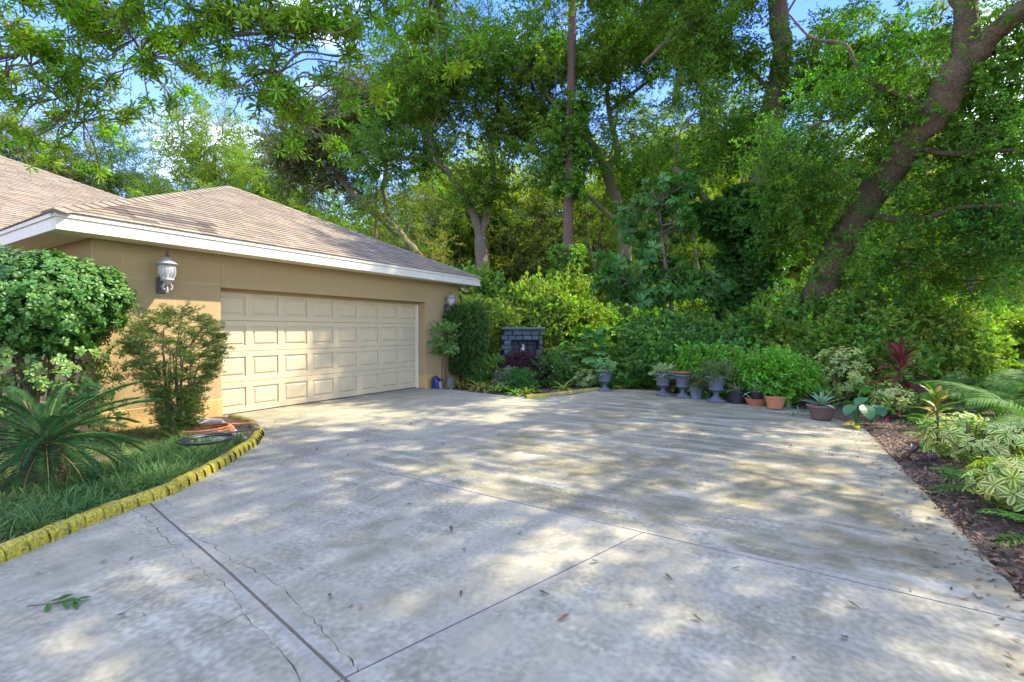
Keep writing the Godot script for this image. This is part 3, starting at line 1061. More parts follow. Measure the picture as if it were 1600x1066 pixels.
func build_house() -> void:
	var t := thing("house", "tan stucco house with brown shingle hip roof and attached two car garage", "house", Vector3(6.4, 0, -8.05))
	var here := Transform3D(Basis(), -t.position)
	# walls
	for w in [[2.5, 0.33, -8.42, 4.13, 2.64, -8.05], [8.97, 0.33, -8.42, 10.29, 2.64, -8.05], [4.13, 2.12, -8.42, 8.97, 2.64, -8.05], [2.5, 0.33, -12.2, 2.75, 2.64, -8.42], [10.04, 0.33, -26, 10.29, 2.64, -8.42], [-8.5, 0.33, -12.4, 2.5, 2.64, -12.2], [2.75, -0.1, -9.0, 10.04, 2.64, -8.9]]:
		part(t, "wall", box_mesh(Vector3(w[0], w[1], w[2]), Vector3(w[3], w[4], w[5]), 0.006), M.stucco, here)
	for w in [[2.475, -0.1, -8.42, 4.13, 0.33, -8.022], [8.97, -0.1, -8.42, 10.315, 0.33, -8.022], [2.475, -0.1, -12.2, 2.75, 0.33, -8.42], [10.04, -0.1, -26, 10.315, 0.33, -8.42], [-8.5, -0.1, -12.4, 2.475, 0.33, -12.17]]:
		part(t, "wall_base", box_mesh(Vector3(w[0], w[1], w[2]), Vector3(w[3], w[4], w[5]), 0.012), M.stucco_base, here)
	# trim round the door opening
	for w in [[8.915, 0.0, -8.335, 8.968, 2.07, -8.27], [4.132, 0.0, -8.335, 4.165, 2.07, -8.29], [4.132, 2.07, -8.335, 8.968, 2.118, -8.27]]:
		part(t, "door_trim", box_mesh(Vector3(w[0], w[1], w[2]), Vector3(w[3], w[4], w[5]), 0.004), M.trim if w[0] > 8 else M.stucco, here)
	# sectional garage door: rails and stiles stand proud of the sheet, each raised panel sits between them
	var gd := Flat.new()
	var x0 := 4.14
	var x1 := 8.96
	var y0 := 0.012
	var sec := 0.527
	var pitch := (x1 - x0) / 8.0
	box(gd, Vector3(x0, y0, -8.40), Vector3(x1, y0 + 4 * sec, -8.352), 0.0)
	var panel := Flat.new()
	var pw := pitch - 0.12
	var ph := 0.335
	for s in 1:
		var a := Vector3(-pw / 2, -ph / 2, 0)
		var rings := [[0.0, 0.0], [0.018, -0.001], [0.03, 0.0], [0.052, 0.016], [0.056, 0.016]]
		for k in 4:
			var i0: float = rings[k][0]
			var i1: float = rings[k + 1][0]
			var h0: float = rings[k][1]
			var h1: float = rings[k + 1][1]
			var q0 := [Vector3(-pw / 2 + i0, -ph / 2 + i0, h0), Vector3(pw / 2 - i0, -ph / 2 + i0, h0), Vector3(pw / 2 - i0, ph / 2 - i0, h0), Vector3(-pw / 2 + i0, ph / 2 - i0, h0)]
			var q1 := [Vector3(-pw / 2 + i1, -ph / 2 + i1, h1), Vector3(pw / 2 - i1, -ph / 2 + i1, h1), Vector3(pw / 2 - i1, ph / 2 - i1, h1), Vector3(-pw / 2 + i1, ph / 2 - i1, h1)]
			for e in 4:
				panel.quad(q0[e], q1[e], q1[(e + 1) % 4], q0[(e + 1) % 4], Color.WHITE)
			if k == 3:
				panel.quad(q1[3], q1[2], q1[1], q1[0], Color.WHITE)
	var pm := panel.mesh()
	var spots := []
	for r in 4:
		var yb := y0 + r * sec
		var lo := yb + 0.004
		var hi := yb + sec - 0.004
		var py0 := yb + (sec - ph) * 0.5
		box(gd, Vector3(x0, lo, -8.352), Vector3(x1, py0, -8.33), 0.004)
		box(gd, Vector3(x0, py0 + ph, -8.352), Vector3(x1, hi, -8.33), 0.004)
		for k in 9:
			var a := x0 if k == 0 else x0 + k * pitch - 0.06
			var e := x1 if k == 8 else x0 + k * pitch + 0.06
			box(gd, Vector3(a, py0, -8.352), Vector3(e, py0 + ph, -8.3305), 0.0)
			if k < 8:
				spots.append(Vector3(x0 + (k + 0.5) * pitch, py0 + ph * 0.5, -8.351))
	var door := part(t, "garage_door", gd.mesh(), M.door, here)
	for s in spots:
		part(door, "panel", pm, M.door, Transform3D(Basis(), s))
	part(door, "bottom_seal", box_mesh(Vector3(x0, 0.001, -8.39), Vector3(x1, 0.018, -8.326), 0.004), M.black_plastic)
	# eaves: fascia boards with a drip board above, soffit boards behind
	var ey := 2.64
	for w in [[2.03, -7.62, 10.68, -7.60], [2.03, -12.0, 2.05, -7.62], [10.66, -16, 10.68, -7.62], [-9.2, -11.82, 2.03, -11.80]]:
		part(t, "fascia", box_mesh(Vector3(w[0], ey - 0.012, w[1]), Vector3(w[2], 2.775, w[3]), 0.003), M.trim, here)
		part(t, "drip_board", box_mesh(Vector3(w[0] - 0.014, 2.777, w[1] - (0.0 if w[0] < 2 or w[1] > -8 else 0.0)), Vector3(w[2] + 0.014, 2.834, w[3] + 0.014), 0.003), M.trim, here)
	var x := 2.06
	while x < 10.6:
		part(t, "soffit_board", box_mesh(Vector3(x, ey, -8.05), Vector3(x + 0.296, ey + 0.012, -7.622), 0.004), M.soffit, here)
		x += 0.3
	var z := -12.0
	while z < -8.1:
		part(t, "soffit_board", box_mesh(Vector3(2.052, ey, z), Vector3(2.5, ey + 0.012, z + 0.296), 0.004), M.soffit, here)
		part(t, "soffit_board", box_mesh(Vector3(10.29, ey, z), Vector3(10.658, ey + 0.012, z + 0.296), 0.004), M.soffit, here)
		z += 0.3
	# roofs
	var roof := Node3D.new()
	roof.name = "roof"
	t.add_child(roof)
	roof.transform = here
	var e0 := 2.835
	var k := 0.475
	var run := sqrt(1.0 + k * k)
	var w := 8.70
	var up := w * 0.5 * run
	var lx := 2.005
	var fz := -7.575
	roof_face(roof, Vector3(lx, e0, fz), Vector3.RIGHT, Vector3(0, k, -1).normalized(), PackedVector2Array([Vector2(0, 0), Vector2(w, 0), Vector2(w / 2, up)]), 5)
	roof_face(roof, Vector3(lx, e0, -17.0), Vector3.BACK, Vector3(1, k, 0).normalized(), PackedVector2Array([Vector2(0, 0), Vector2(17 + fz, 0), Vector2(17 + fz - w / 2, up), Vector2(0, up)]), 6)
	roof_face(roof, Vector3(lx + w, e0, fz), Vector3.FORWARD, Vector3(-1, k, 0).normalized(), PackedVector2Array([Vector2(0, 0), Vector2(17 + fz, 0), Vector2(17 + fz, up), Vector2(w / 2, up)]), 7)
	var mx := 11.0
	var mz := -11.8
	var mu := 8.5 * run
	roof_face(roof, Vector3(-9.0, e0, mz), Vector3.RIGHT, Vector3(0, k, -1).normalized(), PackedVector2Array([Vector2(0, 0), Vector2(20, 0), Vector2(11.5, mu), Vector2(8.5, mu)]), 8)
	roof_face(roof, Vector3(mx, e0, mz), Vector3.FORWARD, Vector3(-1, k, 0).normalized(), PackedVector2Array([Vector2(0, 0), Vector2(17, 0), Vector2(8.5, mu)]), 9)
	var peak := Vector3(lx + w / 2, e0 + k * w / 2, fz - w / 2)
	ridge_caps(roof, Vector3(lx, e0, fz), peak)
	ridge_caps(roof, Vector3(lx + w, e0, fz), peak)
	ridge_caps(roof, Vector3(mx, e0, mz), Vector3(mx - 8.5, e0 + k * 8.5, mz - 8.5))

func lantern(at: Vector3, label: String, s: float) -> void:
	var t := thing("wall_lantern", label, "wall lamp", at, 0.0, "lanterns beside the garage door")
	t.scale = Vector3.ONE * s
	part(t, "back_plate", box_mesh(Vector3(-0.05, -0.22, 0), Vector3(0.05, -0.02, 0.022), 0.01), M.dark_metal)
	var arm := Smooth.new()
	for q in [[Vector3(0, -0.12, 0.02), Vector3(0, -0.17, 0.09), Vector3(0, -0.15, 0.17), Vector3(0, -0.09, 0.19)], [Vector3(0, -0.05, 0.02), Vector3(0, -0.06, 0.08), Vector3(0, -0.1, 0.12), Vector3(0, -0.13, 0.1), Vector3(0, -0.12, 0.08)], [Vector3(0, -0.13, 0.17), Vector3(0, -0.2, 0.19), Vector3(0, -0.215, 0.165), Vector3(0, -0.195, 0.15)], [Vector3(0.03, -0.1, 0.19), Vector3(0.05, -0.15, 0.19), Vector3(0.03, -0.18, 0.19)], [Vector3(-0.03, -0.1, 0.19), Vector3(-0.05, -0.15, 0.19), Vector3(-0.03, -0.18, 0.19)]]:
		var cv := curve(q, 5)
		arm.tube(cv, taper(cv.size(), 0.011, 0.008), 7, Color.WHITE)
	part(t, "arm", arm.mesh(), M.lantern)
	var o := Vector3(0, -0.09, 0.19)
	var cup := Smooth.new()
	cup.lathe(PackedVector2Array([Vector2(0.004, -0.03), Vector2(0.03, -0.01), Vector2(0.045, 0.01), Vector2(0.07, 0.03), Vector2(0.07, 0.03), Vector2(0.07, 0.045), Vector2(0.06, 0.05), Vector2(0.0, 0.05)]), 16, Color.WHITE, 0, 0, 0, 0, o)
	part(t, "cup", cup.mesh(), M.lantern)
	var gl := Smooth.new()
	gl.lathe(PackedVector2Array([Vector2(0.055, 0.05), Vector2(0.08, 0.09), Vector2(0.092, 0.14), Vector2(0.088, 0.185), Vector2(0.07, 0.215)]), 20, Color.WHITE, 0, 0, 0, 0, o)
	part(t, "glass", gl.mesh(), M.lamp_glass)
	var rib := Smooth.new()
	for k in 6:
		var a := TAU * k / 6
		var d := Vector3(cos(a), 0, sin(a))
		var cv := curve([o + d * 0.06 + Vector3(0, 0.045, 0), o + d * 0.085 + Vector3(0, 0.09, 0), o + d * 0.096 + Vector3(0, 0.14, 0), o + d * 0.092 + Vector3(0, 0.185, 0), o + d * 0.076 + Vector3(0, 0.218, 0)], 2)
		rib.tube(cv, taper(cv.size(), 0.005, 0.005), 5, Color.WHITE)
	part(t, "rib", rib.mesh(), M.lantern)
	var cap := Smooth.new()
	cap.lathe(PackedVector2Array([Vector2(0.07, 0.21), Vector2(0.108, 0.215), Vector2(0.11, 0.225), Vector2(0.11, 0.225), Vector2(0.085, 0.25), Vector2(0.055, 0.285), Vector2(0.03, 0.3), Vector2(0.02, 0.31), Vector2(0.0, 0.31)]), 18, Color.WHITE, 0, 0, 0, 0, o)
	part(t, "cap", cap.mesh(), M.lantern)
	var fin := Smooth.new()
	fin.lathe(PackedVector2Array([Vector2(0.012, 0.305), Vector2(0.02, 0.325), Vector2(0.012, 0.345), Vector2(0.016, 0.355), Vector2(0.003, 0.4)]), 10, Color.WHITE, 0, 0, 0, 0, o)
	part(t, "finial", fin.mesh(), M.dark_metal)
	var bulb := Smooth.new()
	bulb.lathe(PackedVector2Array([Vector2(0.014, 0.05), Vector2(0.014, 0.09), Vector2(0.026, 0.12), Vector2(0.02, 0.15), Vector2(0.0, 0.158)]), 10, Color.WHITE, 0, 0, 0, 0, o)
	part(t, "candle_bulb", bulb.mesh(), M.white_stone)

# ------------------------------------------------------------------ pots and plants
func pot(called: String, label: String, at: Vector3, prof: Array, mat: Material, group := "", tilt := 0.0, category := "pot") -> Node3D:
	var t := thing(called, label, category, at, rr(0, TAU), group)
	t.rotation.z = tilt
	var pv := PackedVector2Array()
	var hi := 0.0
	var inner := 0.1
	for q in prof:
		pv.append(Vector2(q[0], q[1]))
		hi = maxf(hi, q[1])
	var sm := Smooth.new()
	sm.lathe(pv, 28, Color.WHITE)
	part(t, "body", sm.mesh(), mat)
	inner = pv[pv.size() - 1].x
	var so := Smooth.new()
	so.lathe(PackedVector2Array([Vector2(inner * 1.02, hi * 0.86), Vector2(inner * 0.6, hi * 0.88), Vector2(0.001, hi * 0.9)]), 16, Color.WHITE)
	part(t, "soil", so.mesh(), M.pot_soil)
	return t

func simple_pot(r: float, h: float, foot := 0.75, lip := 0.012) -> Array:
	return [[0.001, 0.0], [r * foot, 0.0], [r * foot, 0.0], [r * 0.96, h * 0.84], [r * 0.96 + lip, h * 0.85], [r * 0.96 + lip, h * 0.85], [r + lip, h], [r + lip, h], [r - 0.004, h], [r - 0.006, h * 0.98], [r * 0.93, h * 0.8]]

func urn(at: Vector3, label: String, h: float) -> Node3D:
	var t := thing("urn", label, "urn", at, 0.4, "slate grey garden urns along the driveway edge")
	t.scale = Vector3.ONE * (h / 0.5)
	part(t, "foot", box_mesh(Vector3(-0.135, 0, -0.135), Vector3(0.135, 0.045, 0.135), 0.01), M.urn)
	var ped := Smooth.new()
	ped.lathe(PackedVector2Array([Vector2(0.12, 0.045), Vector2(0.12, 0.065), Vector2(0.085, 0.075), Vector2(0.055, 0.105), Vector2(0.048, 0.145), Vector2(0.058, 0.175), Vector2(0.075, 0.18), Vector2(0.075, 0.195), Vector2(0.06, 0.2)]), 24, Color.WHITE)
	part(t, "pedestal", ped.mesh(), M.urn)
	var bowl := Smooth.new()
	bowl.lathe(PackedVector2Array([Vector2(0.06, 0.2), Vector2(0.11, 0.212), Vector2(0.135, 0.235), Vector2(0.14, 0.255), Vector2(0.126, 0.265), Vector2(0.127, 0.275), Vector2(0.132, 0.33), Vector2(0.14, 0.38), Vector2(0.152, 0.43), Vector2(0.165, 0.45)]), 96, Color.WHITE, 0.035, 16, 0.27, 0.44)
	part(t, "bowl", bowl.mesh(), M.urn)
	var rim := Smooth.new()
	rim.lathe(PackedVector2Array([Vector2(0.16, 0.447), Vector2(0.19, 0.46), Vector2(0.2, 0.475), Vector2(0.198, 0.49), Vector2(0.185, 0.5), Vector2(0.165, 0.497), Vector2(0.15, 0.46), Vector2(0.0, 0.462)]), 32, Color.WHITE)
	part(t, "rim", rim.mesh(), M.urn)
	return t

func leaf_mesh(long: float, wide: float, outline: Array, bend: float, fold: float, col: Color, rim := Color(0, 0, 0, 0)) -> ArrayMesh:
	var b := Flat.new()
	leaf_fine(b, Vector3.ZERO, Vector3.BACK, Vector3.UP, long, wide, outline, bend / long, fold, col * 1.35, Color(rim.r * 1.2, rim.g * 1.2, rim.b * 1.2, rim.a))
	return b.mesh()

# leaves round a middle, each a part of its own
func rosette(called: String, label: String, category: String, at: Vector3, leaves: Array, mat: Material, n: int, flat_angle: float, steep: float, size: float, group := "", lift := 0.0, core := 0.02) -> Node3D:
	var t := thing(called, label, category, at, rr(0, TAU), group)
	for k in n:
		var f := float(k) / n
		var e := lerpf(flat_angle, steep, f) + rr(-0.12, 0.12)
		var bs := Basis(Vector3.UP, k * 2.4 + rr(-0.15, 0.15)) * Basis(Vector3.RIGHT, -e)
		bs = bs.scaled(Vector3.ONE * size * rr(0.8, 1.1) * lerpf(1.0, 0.72, f))
		part(t, "leaf", leaves[k % leaves.size()], mat, Transform3D(bs, Vector3(0, lift * f + 0.02, 0) + bs.z.normalized() * core))
	return t

func add_stem(t: Node3D, h: float, r: float, col := Color(0.7, 0.6, 0.45)) -> void:
	var sm := Smooth.new()
	var cv := curve([Vector3(0, -0.05, 0), Vector3(0.02, h * 0.5, 0.01), Vector3(0, h, 0)], 4)
	sm.tube(cv, taper(cv.size(), r, r * 0.6), 7, col)
	part(t, "stem", sm.mesh(), M.bark)

func coil(loops: int, r: float, thick: float, spread: float, sd: int) -> ArrayMesh:
	var g := RandomNumberGenerator.new()
	g.seed = sd
	var pts := PackedVector3Array()
	var n := loops * 40
	var rk := r
	var ox := 0.0
	var oz := 0.0
	for k in n:
		if k % 40 == 0:
			rk = r - g.randf_range(0.0, spread)
			ox = g.randf_range(-0.03, 0.03)
			oz = g.randf_range(-0.03, 0.03)
		var a := TAU * k / 40.0
		var q := lerpf(pts[k - 1].length() if k else rk, rk, 0.08)
		var h := thick + thick * 1.15 * int(k / 40.0) * 0.62 + sin(a * 2.0 + k * 0.02) * thick * 0.4
		pts.append(Vector3(cos(a) * rk + ox, maxf(h, thick), sin(a) * rk * 0.96 + oz) if q else Vector3.ZERO)
	var soft := PackedVector3Array()
	for k in n:
		var s := Vector3.ZERO
		for j in range(-5, 6):
			s += pts[clampi(k + j, 0, n - 1)]
		soft.append(s / 11.0)
	soft.append(soft[n - 1] + Vector3(0.25, -soft[n - 1].y + thick, -0.08))
	soft.append(soft[n - 1] + Vector3(0.42, -soft[n - 1].y + thick, -0.02))
	var sm := Smooth.new()
	sm.tube(soft, taper(soft.size(), thick, thick), 8, Color.WHITE)
	return sm.mesh()


func build_beside_house() -> void:
	lantern(Z(250, 440, -8.05) + Vector3(0, 0.08, 0), "ornate pewter lantern on the stucco wall above the round clipped shrub", 1.18)
	lantern(Z(695, 478, -8.05) + Vector3(0, 0.06, 0), "ornate pewter lantern on the wall above the bushy dark green shrub", 1.08)
	# twin floodlight under the eave corner
	var fl := thing("floodlight", "small white twin floodlight under the roof eave corner", "floodlight", Vector3(10.42, 2.6, -7.95))
	part(fl, "mount", box_mesh(Vector3(-0.05, 0, -0.05), Vector3(0.05, 0.045, 0.05), 0.01), M.trim)
	for k in [-1.0, 1.0]:
		var sm := Smooth.new()
		sm.lathe(PackedVector2Array([Vector2(0.0, 0.12), Vector2(0.03, 0.11), Vector2(0.035, 0.06), Vector2(0.055, 0.0), Vector2(0.05, 0.0), Vector2(0.0, 0.02)]), 14, Color.WHITE)
		part(fl, "lamp_head", sm.mesh(), M.trim, Transform3D(Basis(Vector3.FORWARD, k * 0.7) * Basis(Vector3.RIGHT, -0.5), Vector3(k * 0.06, -0.09, 0.03)))
	# hoses on the pad by the kerb
	var pad := PackedVector2Array()
	for q in [[268, 668], [292, 652], [345, 655], [386, 684], [318, 692]]:
		pad.append(flat2(G(q[0], q[1], 0.08)))
	var pt := thing("stepping_slab", "pale concrete slab beneath the orange hose", "slab", Vector3(pad[0].x, 0, pad[0].y))
	part(pt, "body", slab_mesh(pad, 0.085, -0.02), M.pad, Transform3D(Basis(), -pt.position))
	var h1 := thing("garden_hose", "coiled orange garden hose lying on the pale slab", "hose", G(322, 676, 0.085))
	part(h1, "coil", coil(8, 0.36, 0.0125, 0.1, 71), M.hose_orange)
	var nz := Smooth.new()
	var cv := curve([Vector3(-0.05, 0.13, 0.05), Vector3(0.03, 0.135, 0.03), Vector3(0.1, 0.13, 0.03), Vector3(0.17, 0.12, 0.05)], 3)
	nz.tube(cv, PackedFloat32Array([0.014, 0.016, 0.018, 0.017, 0.022, 0.02, 0.016, 0.02, 0.024, 0.026]), 9, Color.WHITE)
	part(h1, "nozzle", nz.mesh(), M.hose_grey)
	var h2 := thing("garden_hose", "coiled black garden hose lying on the ground cover beside the kerb", "hose", G(325, 702, 0.09) + Vector3(0, 0.09, 0))
	part(h2, "coil", coil(4, 0.31, 0.0115, 0.06, 72), M.hose_black)
	var sp := thing("hose_sprayer", "small black hose sprayer lying beside the orange hose", "hose sprayer", G(291, 660, 0.09) + Vector3(0, 0.07, 0), 0.9)
	var sb := Smooth.new()
	cv = curve([Vector3(-0.09, 0.02, 0), Vector3(-0.03, 0.05, 0), Vector3(0.03, 0.06, 0.01), Vector3(0.11, 0.035, 0.02)], 3)
	sb.tube(cv, taper(cv.size(), 0.016, 0.024), 8, Color.WHITE)
	part(sp, "body", sb.mesh(), M.black_plastic)
	var sh := Smooth.new()
	cv = curve([Vector3(0.02, 0.06, 0), Vector3(0.0, 0.11, 0), Vector3(-0.05, 0.12, 0), Vector3(-0.07, 0.08, 0)], 3)
	sh.tube(cv, taper(cv.size(), 0.011, 0.009), 6, Color.WHITE)
	part(sp, "handle", sh.mesh(), M.black_plastic)
	# sago palm: every frond a part
	var base := G(72, 760, 0.05)
	var sago := thing("sago_palm", "low sago palm with stiff glossy feathered fronds beside the yellow kerb", "palm", base)
	var st := Smooth.new()
	st.lathe(PackedVector2Array([Vector2(0.13, -0.05), Vector2(0.15, 0.05), Vector2(0.15, 0.2), Vector2(0.13, 0.3), Vector2(0.08, 0.38), Vector2(0.01, 0.4)]), 26, Color(0.55, 0.4, 0.28), 0.09, 13, -1, 1)
	part(sago, "trunk", st.mesh(), M.bark)
	var green := Color(0.035, 0.10, 0.034)
	var rib := Color(0.16, 0.15, 0.05)
	var fr := [frond(0.95, 62, 0.105, 0.0095, 0.75, 0.35, 0.08, 0.45, green, rib, 301), frond(0.9, 58, 0.10, 0.0095, 1.05, 0.3, 0.08, 0.45, green * 1.15, rib, 302), frond(0.85, 56, 0.10, 0.0095, 1.4, 0.25, 0.08, 0.4, green * 0.9, rib, 303)]
	for k in 46:
		var f := k / 46.0
		var e := lerpf(-0.35, 1.15, pow(f, 0.9)) + rr(-0.1, 0.1)
		var bs := Basis(Vector3.UP, k * 2.39996) * Basis(Vector3.RIGHT, -e)
		part(sago, "frond", fr[2 if k < 14 else (1 if k < 30 else 0)], M.glossy, Transform3D(bs.scaled(Vector3.ONE * rr(0.85, 1.08) * lerpf(1.0, 0.9, f)), Vector3(0, 0.34 + f * 0.06, 0)))
	var dead := frond(0.5, 30, 0.07, 0.008, 1.0, 0.1, 0.1, 0.4, Color(0.30, 0.20, 0.08), Color(0.28, 0.2, 0.1), 304)
	for k in 8:
		part(sago, "frond", dead, M.dull, Transform3D(Basis(Vector3.UP, k * 0.8 + 0.3) * Basis(Vector3.RIGHT, rr(0.9, 1.2)), Vector3(0, 0.26, 0)))
	# clipped shrubs
	var vb := S(-5.62, 5.75, 0.05)
	var vt := bush("rounded_shrub", "large rounded shrub with glossy oval leaves in front of the garage corner", vb, 0.88, 1.10, 2.36, 3100, L.viburnum, M.glossy, Color(0.045, 0.130, 0.022), "", 0.74, 11, 0.5)
	var low := []
	var lc := PackedColorArray()
	for k in 420:
		var d := rdir()
		low.append(aim(Vector3(d.x * 0.75, rr(0.2, 1.2), d.z * 0.75) + rdir() * 0.1, d + Vector3(0, 0.3, 0), rr(0.55, 0.85)))
		lc.append(tint(Color(0.10, 0.20, 0.045)))
	copies(vt, "foliage", L.viburnum[0], M.glossy, low, lc)
	var pb := G(278, 684, 0.05)
	bush("topiary_shrub", "porous clipped shrub with fine needle leaves beside the garage door", pb, 0.42, 0.08, 1.62, 620, L.needle, M.leaf, Color(0.12, 0.19, 0.045), "", 1.0, 11, 0.80, [0.14, 0.2, 0.3, 0.42, 0.6, 0.84, 1.0, 1.06, 1.02, 0.82, 0.3])
	var rb := A(727, 12.6, -0.03)
	bush("tall_shrub", "bushy dark green shrub trimmed round against the garage wall corner", rb, 0.38, 0.35, 2.08, 1200, L.shrub, M.leaf, Color(0.06, 0.135, 0.036), "", 1.0, 7, 0.75, [0.25, 0.35, 0.6, 0.9, 1.0, 1.05, 1.05, 1.0, 0.85, 0.35])
	bush("loose_shrub", "thin leafy branches growing in front of the garage wall lantern", A(694, 11.7, -0.03), 0.26, 0.95, 1.5, 60, L.broad, M.leaf, Color(0.09, 0.2, 0.045), "", 0.6, 4, 0.3)
	# ground cover in the bed
	var mt := thing("ground_cover", "dark green grassy ground cover filling the kerbed bed", "ground cover")
	mt.set_meta("kind", "stuff")
	var bed := PackedVector2Array()
	for q in [[-40, 885], [0, 868], [130, 812], [262, 764], [335, 725], [383, 696], [378, 690], [300, 690], [262, 680], [230, 676], [180, 672], [60, 668], [-140, 690]]:
		bed.append(flat2(G(q[0], q[1])))
	var sets := [[], [], []]
	var cl := [PackedColorArray(), PackedColorArray(), PackedColorArray()]
	var n := 0
	var gap := FastNoiseLite.new()
	gap.seed = 5
	gap.frequency = 0.9
	while n < 4200:
		var p := Vector2(rr(-1.2, 4.2), rr(-8.0, -3.6))
		n += 1
		if not Geometry2D.is_point_in_polygon(p, bed):
			continue
		var front := 1e9
		for k in 5:
			front = minf(front, p.distance_to(Geometry2D.get_closest_point_to_segment(p, bed[k], bed[k + 1])))
		var thin := gap.get_noise_2d(p.x, p.y)
		if front > 0.7 and thin > 0.15 and rng.randf() < 0.75:
			continue
		var k := rng.randi() % 3
		var s := rr(0.75, 1.15) * (1.0 if front < 0.8 else 0.72)
		sets[k].append(Transform3D(Basis(Vector3.UP, rr(0, TAU)).scaled(Vector3(s, s, s)), Vector3(p.x, 0.045, p.y)))
		var dry := clampf((front - 0.6) * 0.8 + thin * 0.6, 0.0, 1.0) * rng.randf()
		cl[k].append(tint(Color(0.075, 0.16, 0.04).lerp(Color(0.22, 0.19, 0.08), dry * 0.8), 0.3))
	for k in 3:
		copies(mt, "tuft", L.mondo[k], M.grass, sets[k], cl[k])
	# cans by the wall
	var jug := thing("watering_can", "dark blue plastic jug with handle against the garage wall", "watering can", Z(681, 604, -7.86) * Vector3(1, 0, 1), 0.5)
	var js := Smooth.new()
	js.lathe(PackedVector2Array([Vector2(0.0, 0.0), Vector2(0.10, 0.0), Vector2(0.105, 0.02), Vector2(0.105, 0.2), Vector2(0.08, 0.25), Vector2(0.045, 0.27), Vector2(0.04, 0.3), Vector2(0.0, 0.3)]), 20, Color.WHITE)
	part(jug, "body", js.mesh(), M.blue)
	var jh := Smooth.new()
	cv = curve([Vector3(0.04, 0.27, 0), Vector3(0.11, 0.3, 0), Vector3(0.15, 0.22, 0), Vector3(0.1, 0.12, 0)], 4)
	jh.tube(cv, taper(cv.size(), 0.014, 0.014), 7, Color.WHITE)
	part(jug, "handle", jh.mesh(), M.blue)
	var jp := Smooth.new()
	cv = curve([Vector3(-0.08, 0.08, 0), Vector3(-0.16, 0.16, 0), Vector3(-0.22, 0.28, 0)], 4)
	jp.tube(cv, taper(cv.size(), 0.02, 0.012), 7, Color.WHITE)
	part(jug, "spout", jp.mesh(), M.blue)
	pot("bucket", "small pale grey bucket beside the dark blue jug", Z(690, 607, -7.70) * Vector3(1, 0, 1), simple_pot(0.085, 0.17, 0.8), M.pail, "", 0.0, "bucket")
	pot("pebble_planter", "squat planter with pebbled stone sides at the garage wall", Z(700, 606, -7.66) * Vector3(1, 0, 1), simple_pot(0.16, 0.25, 0.9, 0.004), M.pebble, "", 0.0, "planter")

